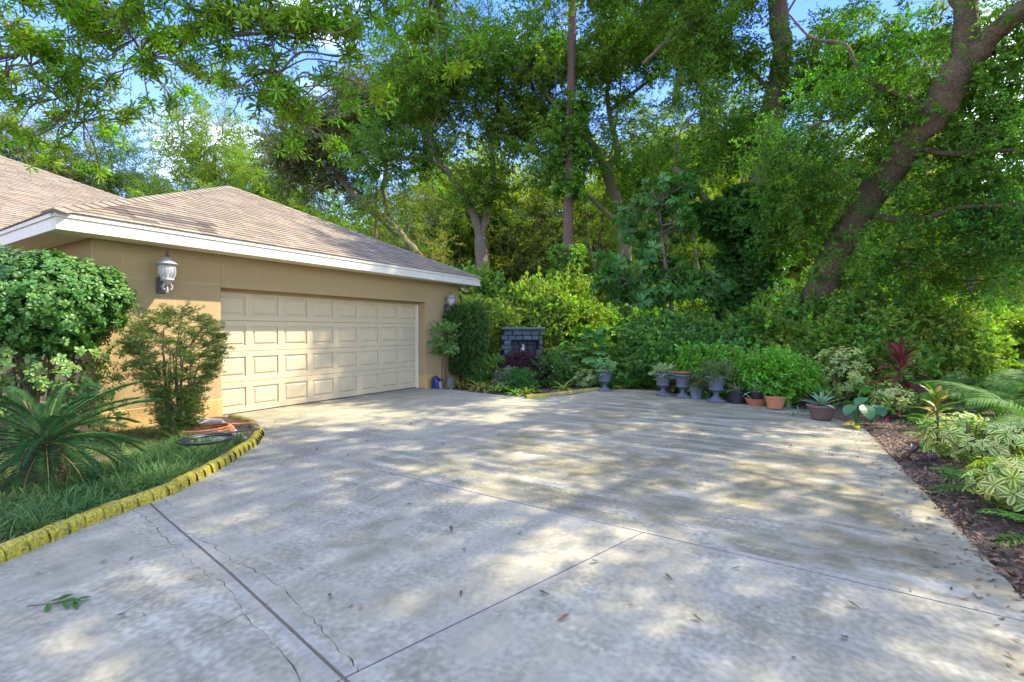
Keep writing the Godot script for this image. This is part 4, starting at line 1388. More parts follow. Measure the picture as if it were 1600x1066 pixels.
func build_flower_bed() -> void:
	var stripe := [leaf_mesh(0.42, 0.05, STRAP, 1.0, 0.25, Color(0.07, 0.13, 0.025), Color(0.42, 0.38, 0.10)), leaf_mesh(0.38, 0.045, STRAP, 1.3, 0.25, Color(0.05, 0.10, 0.02), Color(0.36, 0.32, 0.08))]
	var gold := [leaf_mesh(0.34, 0.05, STRAP, 0.8, 0.3, Color(0.34, 0.34, 0.04), Color(0.20, 0.30, 0.04)), leaf_mesh(0.3, 0.045, STRAP, 1.0, 0.3, Color(0.42, 0.36, 0.05), Color(0.3, 0.33, 0.05))]
	var lime := [leaf_mesh(0.3, 0.06, STRAP, 0.8, 0.3, Color(0.16, 0.30, 0.04)), leaf_mesh(0.27, 0.055, STRAP, 1.0, 0.3, Color(0.20, 0.33, 0.05))]
	var wine := [leaf_mesh(0.36, 0.06, STRAP, 0.9, 0.3, Color(0.09, 0.030, 0.028)), leaf_mesh(0.32, 0.055, STRAP, 1.1, 0.3, Color(0.10, 0.07, 0.03), Color(0.12, 0.03, 0.03))]
	var g := "bromeliads edging the flower bed"
	for q in [[716, 606], [730, 603], [745, 607], [757, 610], [722, 598], [742, 598]]:
		rosette("striped_bromeliad", "bromeliad with cream striped arching leaves beside the pebbled planter", "bromeliad", G(q[0], q[1] - 1), stripe, M.leaf, 18, 0.2, 1.25, 1.2, g)
	for q in [[776, 612], [790, 612], [805, 618]]:
		rosette("lime_bromeliad", "small lime green bromeliad at the concrete edge of the flower bed", "bromeliad", G(q[0], q[1]), lime, M.leaf, 14, 0.4, 1.3, 1.1, g)
	for q in [[824, 617], [832, 611]]:
		rosette("golden_bromeliad", "yellow leaved bromeliad standing between lime bromeliads and the kerb", "bromeliad", G(q[0], q[1]), gold, M.leaf, 14, 0.3, 1.2, 1.1, g)
	rosette("golden_bromeliad", "large yellow striped bromeliad behind the weathered yellow kerb", "bromeliad", G(880, 611), [gold[0], stripe[0]], M.leaf, 18, 0.1, 1.25, 1.25, g)
	rosette("golden_bromeliad", "small yellow bromeliad beside the lone urn", "bromeliad", G(966, 608), gold, M.leaf, 12, 0.1, 1.0, 0.8, g)
	for q in [[762, 596], [778, 594], [792, 598], [806, 601], [858, 600], [846, 604], [898, 604], [868, 596]]:
		rosette("wine_bromeliad", "wine red bromeliad in the flower bed before the stone niche", "bromeliad", G(q[0], q[1]), wine, M.leaf, 15, 0.3, 1.25, 1.0, g)
	var ty := rosette("yellow_cordyline", "upright bright yellow green cordyline in front of the purple shrub", "cordyline", G(826, 596), gold, M.leaf, 22, 0.2, 1.35, 1.0, "", 0.35)
	add_stem(ty, 0.38, 0.014)
	ty.scale = Vector3.ONE * 1.15
	var red := rosette("red_flower", "small red flower spike among the bromeliads", "flower", G(847, 600) + Vector3(0, 0.22, 0), [leaf_mesh(0.13, 0.05, OBLONG, 0.3, 0.2, Color(0.45, 0.03, 0.02))], M.leaf, 7, 0.9, 1.4, 1.0)
	add_stem(red, -0.0 + 0.03, 0.006)
	# shrubs of the bed
	bush("purple_shrub", "dark purple leaved shrub at the foot of the stone niche", A(818, 12.8, -0.03), 0.6, 0.1, 0.72, 460, L.shrub, M.leaf, Color(0.060, 0.034, 0.048), "", 1.0, 7, 0.5)
	bush("green_shrub", "low light green shrub between the tall trimmed shrub and stone niche", A(768, 12.9, -0.03), 0.45, 0.05, 0.6, 160, L.broad, M.leaf, Color(0.11, 0.25, 0.045), "", 0.7, 4, 0.5)
	bush("green_shrub", "small deep green mound behind the lime bromeliads", A(812, 11.5, -0.03), 0.22, 0.03, 0.4, 130, L.shrub, M.leaf, Color(0.055, 0.18, 0.045), "", 0.8, 4, 0.5)
	bush("green_shrub", "pale variegated low shrub beside the lone urn", A(915, 11.8, -0.03), 0.36, 0.03, 0.5, 80, L.schef, M.leaf, Color(0.08, 0.18, 0.04), "", 0.75, 4, 0.4)
	bush("green_shrub", "grey green low shrub behind the striped bromeliads", A(793, 11.7, -0.03), 0.18, 0.03, 0.4, 70, L.shrub, M.leaf, Color(0.14, 0.2, 0.12), "", 0.8, 4, 0.4)
	bush("green_shrub", "leafy green shrub between cordyline and the papaya", A(868, 12.6, -0.03), 0.42, 0.05, 0.62, 140, L.broad, M.leaf, Color(0.08, 0.19, 0.045), "", 0.7, 4, 0.5)
	# stone niche: stacked blocks, each its own part
	var nb := A(816, 13.7, -0.04)
	var ni := thing("stone_niche", "dark blue grey stacked stone garden niche with square opening", "garden niche", nb, deg_to_rad(-52.0))
	var by := 0.0
	var row := 0
	while by < 1.42:
		var h := rr(0.11, 0.15)
		var x := -0.55 - (0.0 if row % 2 == 0 else 0.06)
		while x < 0.53:
			var w := minf(rr(0.16, 0.3), 0.56 - x)
			if w < 0.05:
				break
			var open := by > 0.72 and by + h < 1.30 and x + w > -0.22 and x < 0.24
			var b := Flat.new()
			box(b, Vector3(x, by, -0.26 if not open else -0.26), Vector3(x + w - 0.008, by + h - 0.008, (0.24 + rr(-0.03, 0.03)) if not open else -0.14), 0.02)
			part(ni, "stone", b.mesh(), M.stone)
			x += w
		by += h
		row += 1
	part(ni, "back_stone", box_mesh(Vector3(-0.53, 0.0, -0.30), Vector3(0.53, by, -0.265), 0.01), M.stone)
	part(ni, "cap_stone", box_mesh(Vector3(-0.62, by, -0.32), Vector3(0.62, by + 0.08, 0.32), 0.025), M.stone)
	var sg := thing("statuette", "small pale robed statuette standing in the stone niche", "statuette", nb + Vector3(0, 0.70, 0) + Basis(Vector3.UP, deg_to_rad(-52.0)) * Vector3(0.02, 0.0, 0.04))
	var sm := Smooth.new()
	sm.lathe(PackedVector2Array([Vector2(0.0, 0.0), Vector2(0.085, 0.0), Vector2(0.08, 0.03), Vector2(0.07, 0.12), Vector2(0.075, 0.22), Vector2(0.065, 0.27), Vector2(0.025, 0.295), Vector2(0.035, 0.32), Vector2(0.036, 0.35), Vector2(0.022, 0.375), Vector2(0.0, 0.38)]), 22, Color.WHITE, 0.06, 9, 0.0, 0.2)
	part(sg, "figure", sm.mesh(), M.white_stone)
	# papaya with wide lobed leaves on stalks
	var pa := thing("papaya_plant", "slender papaya plant with umbrella of wide lobed leaves", "plant", A(926, 12.4, -0.03))
	add_stem(pa, 1.25, 0.025, Color(0.6, 0.6, 0.4))
	var pl := Flat.new()
	twig(pl, Vector3.ZERO, Vector3(0, 0.06, 0.28), 0.007, Color(0.12, 0.2, 0.06))
	for k in 7:
		var a := (k - 3) * 0.72
		var d := Vector3(sin(a), -0.12, cos(a)).normalized()
		leaf_fine(pl, Vector3(0, 0.06, 0.28), d, Vector3.UP, 0.26 - absf(k - 3) * 0.02, 0.14, [0.3, 0.9, 0.75, 1.0, 0.0], 1.5, 0.15, Color(0.12, 0.31, 0.085) * (0.9 + 0.07 * (k % 3)))
	var pmesh := pl.mesh()
	for k in 17:
		var f := k / 17.0
		part(pa, "leaf", pmesh, M.leaf, Transform3D(Basis(Vector3.UP, k * 2.4) * Basis(Vector3.RIGHT, -lerpf(-0.5, 0.9, f)), Vector3(0, lerpf(0.75, 1.26, f), 0)))
	# second kerb
	build_kerb("flower_bed_kerb", "weathered yellow scalloped kerb round the flower bed", PackedVector2Array([flat2(G(826, 622)), flat2(G(847, 620.5)), flat2(G(880, 616.5)), flat2(G(912, 612.5)), flat2(G(936, 610.0))]), 0.4, 0.8)

func build_pots() -> void:
	var u1 := urn(G(945, 611), "slate grey urn standing alone at the end of the yellow kerb", 0.5)
	var u2 := urn(G(1036, 618.5), "slate grey urn with a white green leafy plant", 0.5)
	var u3 := urn(G(1067, 621.5), "slate grey urn topped by a terracotta saucer", 0.5)
	var u4 := urn(G(1119, 628), "slate grey urn with a fine bushy herb", 0.52)
	bush("urn_plant", "drooping green plant growing in the lone urn", u1.position + Vector3(0, 0.44, 0), 0.17, 0.03, 0.2, 34, L.broad, M.leaf, Color(0.14, 0.28, 0.09), "plants in the urns", 0.42, 3, 0.3, [], "plant")
	bush("urn_plant", "pale green leafy plant growing in urn next to the saucer topped urn", u2.position + Vector3(0, 0.44, 0), 0.17, 0.03, 0.16, 36, L.broad, M.leaf, Color(0.24, 0.34, 0.16), "plants in the urns", 0.4, 3, 0.3, [], "plant")
	bush("urn_plant", "fine needle leaved bushy herb growing in an urn", u4.position + Vector3(0, 0.46, 0), 0.17, 0.02, 0.32, 90, L.needle, M.leaf, Color(0.13, 0.23, 0.07), "plants in the urns", 0.9, 5, 0.3, [], "plant")
	var sau := thing("saucer", "terracotta saucer laid on top of an urn", "saucer", u3.position + Vector3(0, 0.5, 0))
	var sm := Smooth.new()
	sm.lathe(PackedVector2Array([Vector2(0.0, 0.0), Vector2(0.16, 0.0), Vector2(0.18, 0.045), Vector2(0.195, 0.047), Vector2(0.195, 0.06), Vector2(0.175, 0.06), Vector2(0.16, 0.03), Vector2(0.0, 0.028)]), 28, Color.WHITE)
	part(sau, "dish", sm.mesh(), M.terracotta)
	pot("flower_pot", "black plastic pot behind the first pair of urns", A(1052, 11.0), simple_pot(0.13, 0.22), M.black_plastic)
	bush("potted_plant", "orange green bromeliad like plant in the black pot between urns", A(1052, 11.0, 0.18), 0.12, 0.0, 0.26, 26, L.lush, M.leaf, Color(0.22, 0.17, 0.05), "", 0.7, 3, 0.3, [], "plant")
	pot("flower_pot", "blue grey round pot between two urns", G(1088, 623), simple_pot(0.135, 0.24, 0.8), M.grey_pot)
	bush("potted_plant", "olive green twiggy herb in the blue grey pot", G(1088, 623) + Vector3(0, 0.2, 0), 0.12, 0.02, 0.36, 60, L.needle, M.leaf, Color(0.15, 0.2, 0.085), "", 0.8, 6, 0.3, [], "plant")
	pot("flower_pot", "large black nursery pot holding an aloe", G(1151, 630), simple_pot(0.17, 0.24, 0.82), M.black_plastic)
	var aloe := [leaf_mesh(0.4, 0.045, [1.0, 0.9, 0.7, 0.45, 0.0], 0.5, 0.5, Color(0.13, 0.21, 0.13)), leaf_mesh(0.36, 0.04, [1.0, 0.9, 0.7, 0.45, 0.0], 0.9, 0.5, Color(0.16, 0.24, 0.15))]
	rosette("aloe", "grey green spiky aloe growing in the large black pot", "aloe", G(1151, 630) + Vector3(0, 0.2, 0), aloe, M.glossy, 14, 0.2, 1.3, 1.05)
	pot("flower_pot", "terracotta pot tucked behind the aloe", A(1145, 9.95), simple_pot(0.12, 0.34), M.terracotta)
	pot("shallow_bowl", "wide shallow terracotta bowl with a black pot inside", G(1181, 633), [[0.001, 0.0], [0.13, 0.0], [0.13, 0.0], [0.19, 0.11], [0.2, 0.13], [0.2, 0.13], [0.185, 0.13], [0.15, 0.05]], M.terracotta, "", 0.0, "bowl")
	pot("flower_pot", "small black pot standing inside the terracotta bowl", G(1181, 633) + Vector3(0, 0.06, 0), simple_pot(0.11, 0.2), M.black_plastic)
	rosette("aloe", "slim grey green aloe in the small black pot", "aloe", G(1181, 633) + Vector3(0, 0.22, 0), aloe, M.glossy, 10, 0.3, 1.4, 1.15)
	pot("flower_pot", "terracotta pot behind the shallow bowl", A(1192, 9.7), simple_pot(0.15, 0.27), M.terracotta)
	pot("flower_pot", "tilted terracotta pot beside the succulents", G(1211, 639), simple_pot(0.17, 0.22, 0.7), M.terracotta, "", 0.12)
	bush("potted_plant", "bright green bushy plant behind the tilted terracotta pot", A(1215, 9.5, -0.03), 0.62, 0.2, 0.9, 520, L.lush, M.leaf, Color(0.13, 0.34, 0.04), "", 1.0, 6, 0.5, [], "plant")
	bush("potted_plant", "bright green bushy plant behind the herb urn", A(1110, 10.6, -0.03), 0.8, 0.05, 0.95, 520, L.lush, M.leaf, Color(0.11, 0.29, 0.04), "", 1.0, 6, 0.5, [], "plant")
	for q in [[1232, 640], [1248, 646], [1240, 650], [1262, 648]]:
		rosette("succulent", "small grey green succulent spilling over the concrete edge", "succulent", G(q[0], q[1]), aloe, M.glossy, 14, 0.1, 1.2, 0.42, "succulents at the driveway edge")
	pot("planter_bowl", "dark brown round planter holding an agave", G(1284, 656), [[0.001, 0.0], [0.13, 0.0], [0.14, 0.03], [0.14, 0.03], [0.185, 0.16], [0.2, 0.2], [0.215, 0.21], [0.215, 0.21], [0.215, 0.24], [0.19, 0.24], [0.18, 0.2]], M.brown_pot, "", 0.0, "planter")
	var agave := [leaf_mesh(0.42, 0.075, [0.8, 1.0, 0.85, 0.5, 0.0], 0.25, 0.4, Color(0.14, 0.22, 0.17), Color(0.22, 0.3, 0.2)), leaf_mesh(0.36, 0.07, [0.8, 1.0, 0.85, 0.5, 0.0], 0.5, 0.4, Color(0.12, 0.2, 0.15), Color(0.2, 0.28, 0.2))]
	rosette("agave", "pale blue green agave in the dark brown planter", "agave", G(1284, 656) + Vector3(0, 0.2, 0), agave, M.glossy, 15, 0.35, 1.4, 1.0)

func build_side_bed() -> void:
	# elephant ears, each leaf a part on its stalk
	var ear := Flat.new()
	leaf_fine(ear, Vector3(0, 0, -0.08), Vector3.BACK, Vector3.UP, 0.46, 0.34, [0.35, 0.85, 1.0, 0.9, 0.6, 0.0], 1.2, 0.12, Color(0.06, 0.16, 0.07))
	var em := ear.mesh()
	for q in [[1338, 664, 0.6, "broad elephant ear plant beside the brown planter"], [1362, 662, 0.45, "low broad elephant ear plant at the driveway corner"]]:
		var e := thing("elephant_ear", q[3], "plant", G(q[0], q[1]))
		for k in 6:
			var a := k * 2.4 + 0.4
			var tip := Vector3(cos(a) * rr(0.12, 0.3), q[2] * rr(0.4, 0.95), sin(a) * rr(0.12, 0.3))
			var sm := Smooth.new()
			var cv := curve([Vector3.ZERO, tip * Vector3(0.3, 0.6, 0.3), tip], 4)
			sm.tube(cv, taper(cv.size(), 0.009, 0.006), 6, Color(0.10, 0.21, 0.06))
			var lf := part(e, "leaf", em, M.glossy, Transform3D(Basis(Vector3.UP, PI * 0.5 - a) * Basis(Vector3.RIGHT, rr(0.1, 0.6)) * Basis().scaled(Vector3.ONE * rr(0.42, 0.7)), tip))
			part(e, "stalk", sm.mesh(), M.leaf)
	rosette("yellow_leaf_plant", "low plant with a yellowing leaf at the driveway corner", "plant", G(1333, 668), [leaf_mesh(0.22, 0.13, HEART, 0.8, 0.2, Color(0.45, 0.34, 0.03)), leaf_mesh(0.2, 0.12, HEART, 0.8, 0.2, Color(0.10, 0.2, 0.03))], M.leaf, 5, 0.3, 0.9, 0.9)
	# red cordyline
	var ti := [leaf_mesh(0.5, 0.1, [0.25, 0.8, 1.0, 0.8, 0.0], 0.7, 0.3, Color(0.085, 0.018, 0.032)), leaf_mesh(0.46, 0.1, [0.25, 0.8, 1.0, 0.8, 0.0], 0.9, 0.3, Color(0.26, 0.022, 0.06)), leaf_mesh(0.48, 0.09, [0.25, 0.8, 1.0, 0.8, 0.0], 0.5, 0.3, Color(0.12, 0.035, 0.03))]
	var t := rosette("red_cordyline", "tall cordyline with dark red and magenta strap leaves", "cordyline", A(1408, 8.3, -0.03), ti, M.leaf, 30, -0.1, 1.35, 1.25, "", 0.5)
	for c in t.get_children():
		c.position.y += 0.5
	add_stem(t, 1.0, 0.016)
	var t2 := rosette("red_cordyline", "small low cordyline with dull red leaves below the tall one", "cordyline", A(1398, 7.9, -0.03), ti, M.leaf, 14, 0.0, 1.2, 0.7, "", 0.3)
	add_stem(t2, 0.3, 0.012)
	# croton
	var cr := [leaf_mesh(0.27, 0.085, OBLONG, 0.6, 0.25, Color(0.36, 0.32, 0.03), Color(0.07, 0.17, 0.02)), leaf_mesh(0.24, 0.08, OBLONG, 0.8, 0.25, Color(0.2, 0.28, 0.03), Color(0.06, 0.15, 0.02)), leaf_mesh(0.25, 0.075, OBLONG, 0.7, 0.25, Color(0.30, 0.12, 0.03), Color(0.16, 0.14, 0.03))]
	var ct := rosette("croton", "croton with yellow veined green leaves and orange lower leaves", "croton", G(1462, 712), cr, M.glossy, 40, -0.2, 1.3, 1.1, "", 0.45)
	for c in ct.get_children():
		c.position.y += 0.2
	add_stem(ct, 0.62, 0.012)
	var pur := [leaf_mesh(0.2, 0.05, STRAP, 0.8, 0.3, Color(0.12, 0.05, 0.11)), leaf_mesh(0.18, 0.045, STRAP, 0.8, 0.3, Color(0.08, 0.07, 0.09))]
	for q in [[1428, 712, "small purple rosette plant on the mulch by the concrete"], [1452, 724, "purple rosette plant on the mulch under the croton"], [1578, 772, "magenta purple rosette plant between variegated shrubs"]]:
		rosette("purple_rosette", q[2], "plant", G(q[0], q[1]), pur, M.leaf, 14, 0.2, 1.2, 1.0)
	# variegated shrubs
	var vg := "variegated shrubs along the side bed"
	for q in [[1398, 8.0, 0.38, 0.62, 90, "cream variegated shrub beside the croton"], [1312, 9.4, 0.55, 1.2, 200, "tall cream variegated shrub behind the agave planter"], [1548, 4.75, 0.42, 0.62, 130, "cream variegated shrub among ferns near the concrete edge"], [1610, 3.75, 0.4, 0.5, 110, "low cream variegated shrub spreading beside the mulch strip"], [1490, 6.1, 0.35, 0.5, 80, "small cream variegated shrub beside the palms"]]:
		bush("variegated_shrub", q[5], A(q[0], q[1], -0.04), q[2], 0.05, q[3], q[4], L.schef, M.leaf, Color(0.10, 0.20, 0.04), vg, 1.0, 6, 0.45)
	for q in [[3.15, 0.55, 0.34, 0.42, 80, "cream variegated shrub with splayed leaves over the concrete edge"], [4.1, 0.5, 0.36, 0.5, 90, "cream variegated shrub leaning over the bare mulch"], [5.2, 0.55, 0.34, 0.46, 80, "small cream variegated shrub between two ferns"]]:
		bush("variegated_shrub", q[5], Vector3(q[0], -0.04, 0.99 - (q[0] - 3.57) * 0.055 + q[1]), q[2], 0.05, q[3], q[4], L.schef, M.leaf, Color(0.10, 0.20, 0.04), vg, 1.0, 6, 0.45)
	for q in [[3.6, 0.95], [4.65, 0.6], [5.75, 0.55], [6.3, 0.75], [4.3, 1.2], [5.0, 1.3], [7.3, 0.75]]:
		var f := thing("fern", "leafy light green fern growing in the side bed", "fern", Vector3(q[0], -0.04, 0.99 - (q[0] - 3.57) * 0.055 + q[1]), 0, "ferns in the side bed")
		for k in 13:
			var e := lerpf(0.25, 1.2, k / 13.0) + rr(-0.15, 0.15)
			part(f, "frond", L.fern[0], fern_mat, Transform3D(Basis(Vector3.UP, k * 2.4) * Basis(Vector3.RIGHT, -e) * Basis().scaled(Vector3.ONE * 0.95 * rr(0.7, 1.1)), Vector3.ZERO))
	# ferns and palms
	for q in [[1500, 5.7, 0.75], [1560, 5.3, 0.85], [1590, 5.9, 0.9], [1470, 7.0, 0.7], [1525, 6.6, 0.8], [1625, 4.7, 0.9], [1440, 7.6, 0.6]]:
		var f := thing("fern", "leafy light green fern growing in the side bed", "fern", A(q[0], q[1], -0.04), 0, "ferns in the side bed")
		for k in 15:
			var e := lerpf(0.25, 1.2, k / 15.0) + rr(-0.15, 0.15)
			var o := part(f, "frond", L.fern[0], fern_mat, Transform3D(Basis(Vector3.UP, k * 2.4) * Basis(Vector3.RIGHT, -e) * Basis().scaled(Vector3.ONE * q[2] * rr(0.8, 1.1)), Vector3.ZERO))
	for q in [[1560, 7.4, 1.0, "feathery palm with arching fronds behind the ferns"], [1480, 8.6, 0.8, "young feathery palm beside the red cordyline"], [1640, 6.2, 1.05, "large feathery palm overhanging the variegated shrubs"], [1600, 9.5, 1.1, "feathery palm in front of the sunlit clearing"]]:
		var f := thing("feather_palm", q[3], "palm", A(q[0], q[1], -0.04))
		for k in 19:
			var e := lerpf(0.35, 1.4, k / 19.0) + rr(-0.1, 0.1)
			part(f, "frond", L.palm[k % 2], palm_mat, Transform3D(Basis(Vector3.UP, k * 2.4 + 0.5) * Basis(Vector3.RIGHT, -e) * Basis().scaled(Vector3.ONE * q[2] * rr(0.8, 1.1)), Vector3.ZERO))
	# leaf litter on the mulch strip
	var lt := thing("leaf_litter", "brown dry leaf litter on the mulch strip beside the concrete", "leaf litter")
	lt.set_meta("kind", "stuff")
	var xf := []
	var cl := PackedColorArray()
	for k in 6500:
		var x := rr(0.5, 10.5)
		var z := 1.02 - (x - 3.57) * 0.055 + pow(rng.randf(), 1.6) * 2.6
		if x > 8.4:
			z = rr(0.75, 3.5)
		xf.append(Transform3D(Basis(Vector3.UP, rr(0, TAU)) * Basis(Vector3.RIGHT, rr(-0.5, 0.5)) * Basis(Vector3.FORWARD, rr(-0.6, 0.6)) * Basis().scaled(Vector3.ONE * rr(0.45, 1.0)), Vector3(x, -0.04 + rr(0, 0.025), z)))
		cl.append(tint(Color(0.115, 0.07, 0.038), 0.5))
	for k in 420:
		var x := rr(0.5, 8.4)
		xf.append(Transform3D(Basis(Vector3.UP, rr(0, TAU)) * Basis().scaled(Vector3.ONE * rr(0.3, 0.75)), Vector3(x, 0.001, 0.99 - (x - 3.57) * 0.055 - pow(rng.randf(), 3.0) * 0.35)))
		cl.append(tint(Color(0.10, 0.065, 0.036), 0.5))
	for k in 2600:
		var q := A(rr(700, 1500), rr(11.5, 20.0), -0.04 + rr(0, 0.02))
		if q.x < 11.3 and q.z > -4.6:
			continue
		xf.append(Transform3D(Basis(Vector3.UP, rr(0, TAU)) * Basis(Vector3.RIGHT, rr(-0.5, 0.5)) * Basis().scaled(Vector3.ONE * rr(1.0, 1.9)), q))
		cl.append(tint(Color(0.17, 0.105, 0.055), 0.5))
	copies(lt, "leaf", L.fallen, M.dull, xf, cl)

func build_debris() -> void:
	var tones := [Color(0.16, 0.075, 0.035), Color(0.09, 0.05, 0.03), Color(0.24, 0.15, 0.06), Color(0.07, 0.06, 0.03)]
	var meshes := []
	for c in tones:
		var b := Flat.new()
		leaf_fine(b, Vector3(0, 0.006, -0.035), Vector3.BACK, Vector3.UP, 0.07, 0.026, SPOON, -7.0, 0.4, c)
		meshes.append(b.mesh())
	var spots := [[515, 934], [345, 753], [725, 861], [548, 950], [563, 952], [60, 897], [190, 965], [160, 880], [205, 875], [225, 962], [1295, 709], [1300, 712], [1185, 951], [1335, 950], [1320, 1000], [985, 948], [1424, 923], [880, 970], [412, 668], [418, 680], [400, 694], [422, 672], [405, 700], [430, 660], [705, 830], [640, 790], [720, 930], [470, 890], [300, 905], [812, 835], [930, 880], [850, 930], [1090, 970], [1150, 890], [1045, 905], [1240, 1030]]
	for k in 26:
		spots.append([rr(420, 1400), rr(640, 800)])
	for q in spots:
		var o := MeshInstance3D.new()
		o.name = numbered("fallen_leaf")
		o.mesh = meshes[rng.randi() % 4]
		o.material_override = M.dull
		add_child(o)
		o.position = G(q[0], q[1]) + Vector3(0, 0.001, 0)
		o.rotation.y = rr(0, TAU)
		o.scale = Vector3.ONE * rr(0.45, 1.05)
		meta(o, "small dry brown leaf lying on the concrete driveway", "fallen leaf", "fallen leaves on the driveway")
	var tw := thing("leafy_twig", "fallen green leafy twig lying on the concrete", "twig", G(84, 948) + Vector3(0, 0.012, 0), 0.7)
	var b := Flat.new()
	twig(b, Vector3(0, 0, -0.12), Vector3(0.02, 0.0, 0.1), 0.003, Color(0.14, 0.1, 0.05))
	for k in 9:
		var a := rr(-1.2, 1.2)
		leaf_fine(b, Vector3(0.01, 0.004, -0.05 + k * 0.017), Vector3(sin(a), rr(0, 0.3), cos(a)).normalized(), Vector3.UP, 0.085, 0.026, SPOON, 3.0, 0.2, Color(0.06, 0.16, 0.03))
	part(tw, "leaves", b.mesh(), M.leaf)

# ------------------------------------------------------------------ trees
func pp(a: Array) -> Array:
	var out := []
	for q in a:
		out.append(P(q[0], q[1], q[2]))
	return out

func cl(px: float, py: float, ahead: float, wide: float, up: float, n: int) -> Array:
	return [P(px, py, ahead), wide, up, n]

var fern_mat: StandardMaterial3D
var palm_mat: StandardMaterial3D

func build_trees() -> void:
	var dark := Color(0.07, 0.145, 0.032)
	var mid := Color(0.105, 0.225, 0.034)
	var bright := Color(0.17, 0.28, 0.042)
	var dusty := Color(0.16, 0.205, 0.085)
	# the tree whose twigs hang over the roof; its trunk stands outside the picture
	var nb := S(-6.6, 0.6, -0.03)
	var hang := []
	for q in [[40, 60, 4.4, 22], [40, 190, 4.6, 14], [110, 20, 4.2, 22], [110, 120, 4.4, 18], [190, 60, 4.6, 20], [250, 20, 4.2, 18], [170, 190, 4.8, 8], [90, 250, 5.0, 5], [300, 80, 4.3, 14], [250, 140, 4.6, 9], [330, 20, 4.0, 16], [400, 40, 4.2, 18], [390, 120, 4.2, 13], [470, 20, 4.1, 16], [440, 160, 4.3, 10], [480, 210, 4.4, 7], [530, 50, 4.2, 14], [560, 130, 4.3, 9], [610, 20, 4.0, 12], [680, 30, 4.2, 9], [700, 80, 4.3, 5], [-60, 100, 4.6, 20], [-150, 60, 4.6, 20], [600, -60, 4.0, 16], [300, -90, 4.2, 26], [0, -100, 4.4, 26], [450, -100, 4.2, 22]]:
		hang.append(cl(q[0], q[1], q[2], 0.36, 0.26, q[3]))
	tree("overhanging_oak", "oak whose leafy twigs with narrow leaf whorls hang above the garage roof", nb, [
		[[nb, nb + Vector3(0.1, 1.6, 0), nb + Vector3(0.0, 3.2, -0.1), nb + Vector3(0.2, 5.0, 0)], 0.26, 0.16],
		[[nb + Vector3(0, 3.4, 0), P(-250, -60, 4.0), P(-60, -90, 4.2), P(140, -100, 4.3), P(330, -120, 4.1), P(540, -110, 4.1), P(690, -40, 4.1)], 0.09, 0.015],
		[[P(-60, -90, 4.2), P(0, 20, 4.4), P(60, 120, 4.6), P(130, 190, 4.8)], 0.02, 0.006],
		[[P(400, -110, 4.1), P(420, 0, 4.1), P(430, 90, 4.2), P(475, 200, 4.4)], 0.016, 0.005],
		[[P(140, -100, 4.3), P(170, 0, 4.3), P(230, 90, 4.5)], 0.018, 0.006]],
		hang, clumps(L.near, 8, 0.2, 0.8, 1.0, 561, 6), M.near_oak, Color(0.125, 0.26, 0.018), M.bark, "", 1, 1.0, 0.2)
	# oak behind the garage
	tree("oak_tree", "oak with pale forked trunk rising just behind the garage eave", A(762, 20, -0.05), [
		[[A(762, 20, -0.05)] + pp([[758, 500, 20], [754, 430, 20], [751, 372, 20]]), 0.30, 0.24],
		[pp([[751, 372, 20], [738, 330, 20], [715, 290, 19.8], [692, 262, 19.6], [655, 246, 19.4], [600, 250, 19.2]]), 0.19, 0.05],
		[pp([[751, 372, 20], [764, 320, 20.2], [770, 265, 20.2], [766, 215, 20], [780, 160, 20], [770, 60, 20]]), 0.17, 0.05],
		[pp([[692, 262, 19.6], [672, 215, 19.4], [690, 160, 19.5], [670, 90, 19.5]]), 0.1, 0.03],
		[pp([[766, 225, 20], [800, 200, 20], [812, 170, 19.8]]), 0.09, 0.03]],
		[cl(690, 150, 19.5, 3.0, 1.6, 16), cl(620, 230, 19, 2.0, 1.2, 11), cl(770, 110, 20, 2.6, 2.0, 15), cl(700, 60, 20, 2.8, 1.5, 11), cl(830, 190, 20, 1.5, 1.4, 14), cl(760, 290, 20.5, 1.6, 1.0, 4)],
		L.oak_clump, M.oak, mid, M.bark, "", 2, 1.15, 0.75, Color(1.15, 1.05, 0.9))
	tree("oak_tree", "oak with long grey trunk leaning over the roof slope", A(690, 23, -0.05), [
		[[A(690, 23, -0.05)] + pp([[668, 430, 23], [635, 380, 23], [590, 335, 22.6], [560, 310, 22.4], [530, 275, 22.2], [505, 235, 22]]), 0.30, 0.10],
		[pp([[612, 358, 23], [604, 320, 23], [598, 290, 23], [604, 265, 23], [590, 220, 23]]), 0.14, 0.05],
		[pp([[530, 275, 22.2], [490, 300, 22], [505, 330, 22]]), 0.07, 0.04]],
		[cl(520, 200, 22, 2.6, 1.5, 15), cl(590, 170, 23, 2.4, 1.6, 17), cl(470, 250, 22, 1.6, 1.2, 14), cl(560, 260, 23.5, 1.8, 1.0, 5), cl(640, 150, 23.5, 2.0, 1.6, 18)],
		L.oak_clump, M.oak, dusty, M.bark, "", 2, 1.15, 0.8, Color(1.35, 1.25, 1.1))
	tree("pine_tree", "straight reddish brown pine trunk with climbing vines", A(889, 17.5, -0.05), [
		[[A(889, 17.5, -0.05)] + pp([[888, 480, 17.5], [889, 300, 17.5], [893, 120, 17.5], [896, -150, 17.5]]), 0.215, 0.14]],
		[cl(900, -150, 17.5, 2.4, 1.6, 22)], L.oak_clump, M.oak, dark, M.pine_bark, "", 2, 1.15, 0.8)
	climber(get_node("pine_tree"), [A(889, 17.5), P(889, 380, 17.5)], 0.22, 260, L.vine, M.leaf, mid, 1.0, 0.4)
	climber(get_node("pine_tree"), [P(889, 300, 17.5), P(893, 150, 17.5)], 0.2, 260, L.vine, M.leaf, mid, 1.0, 0.3)
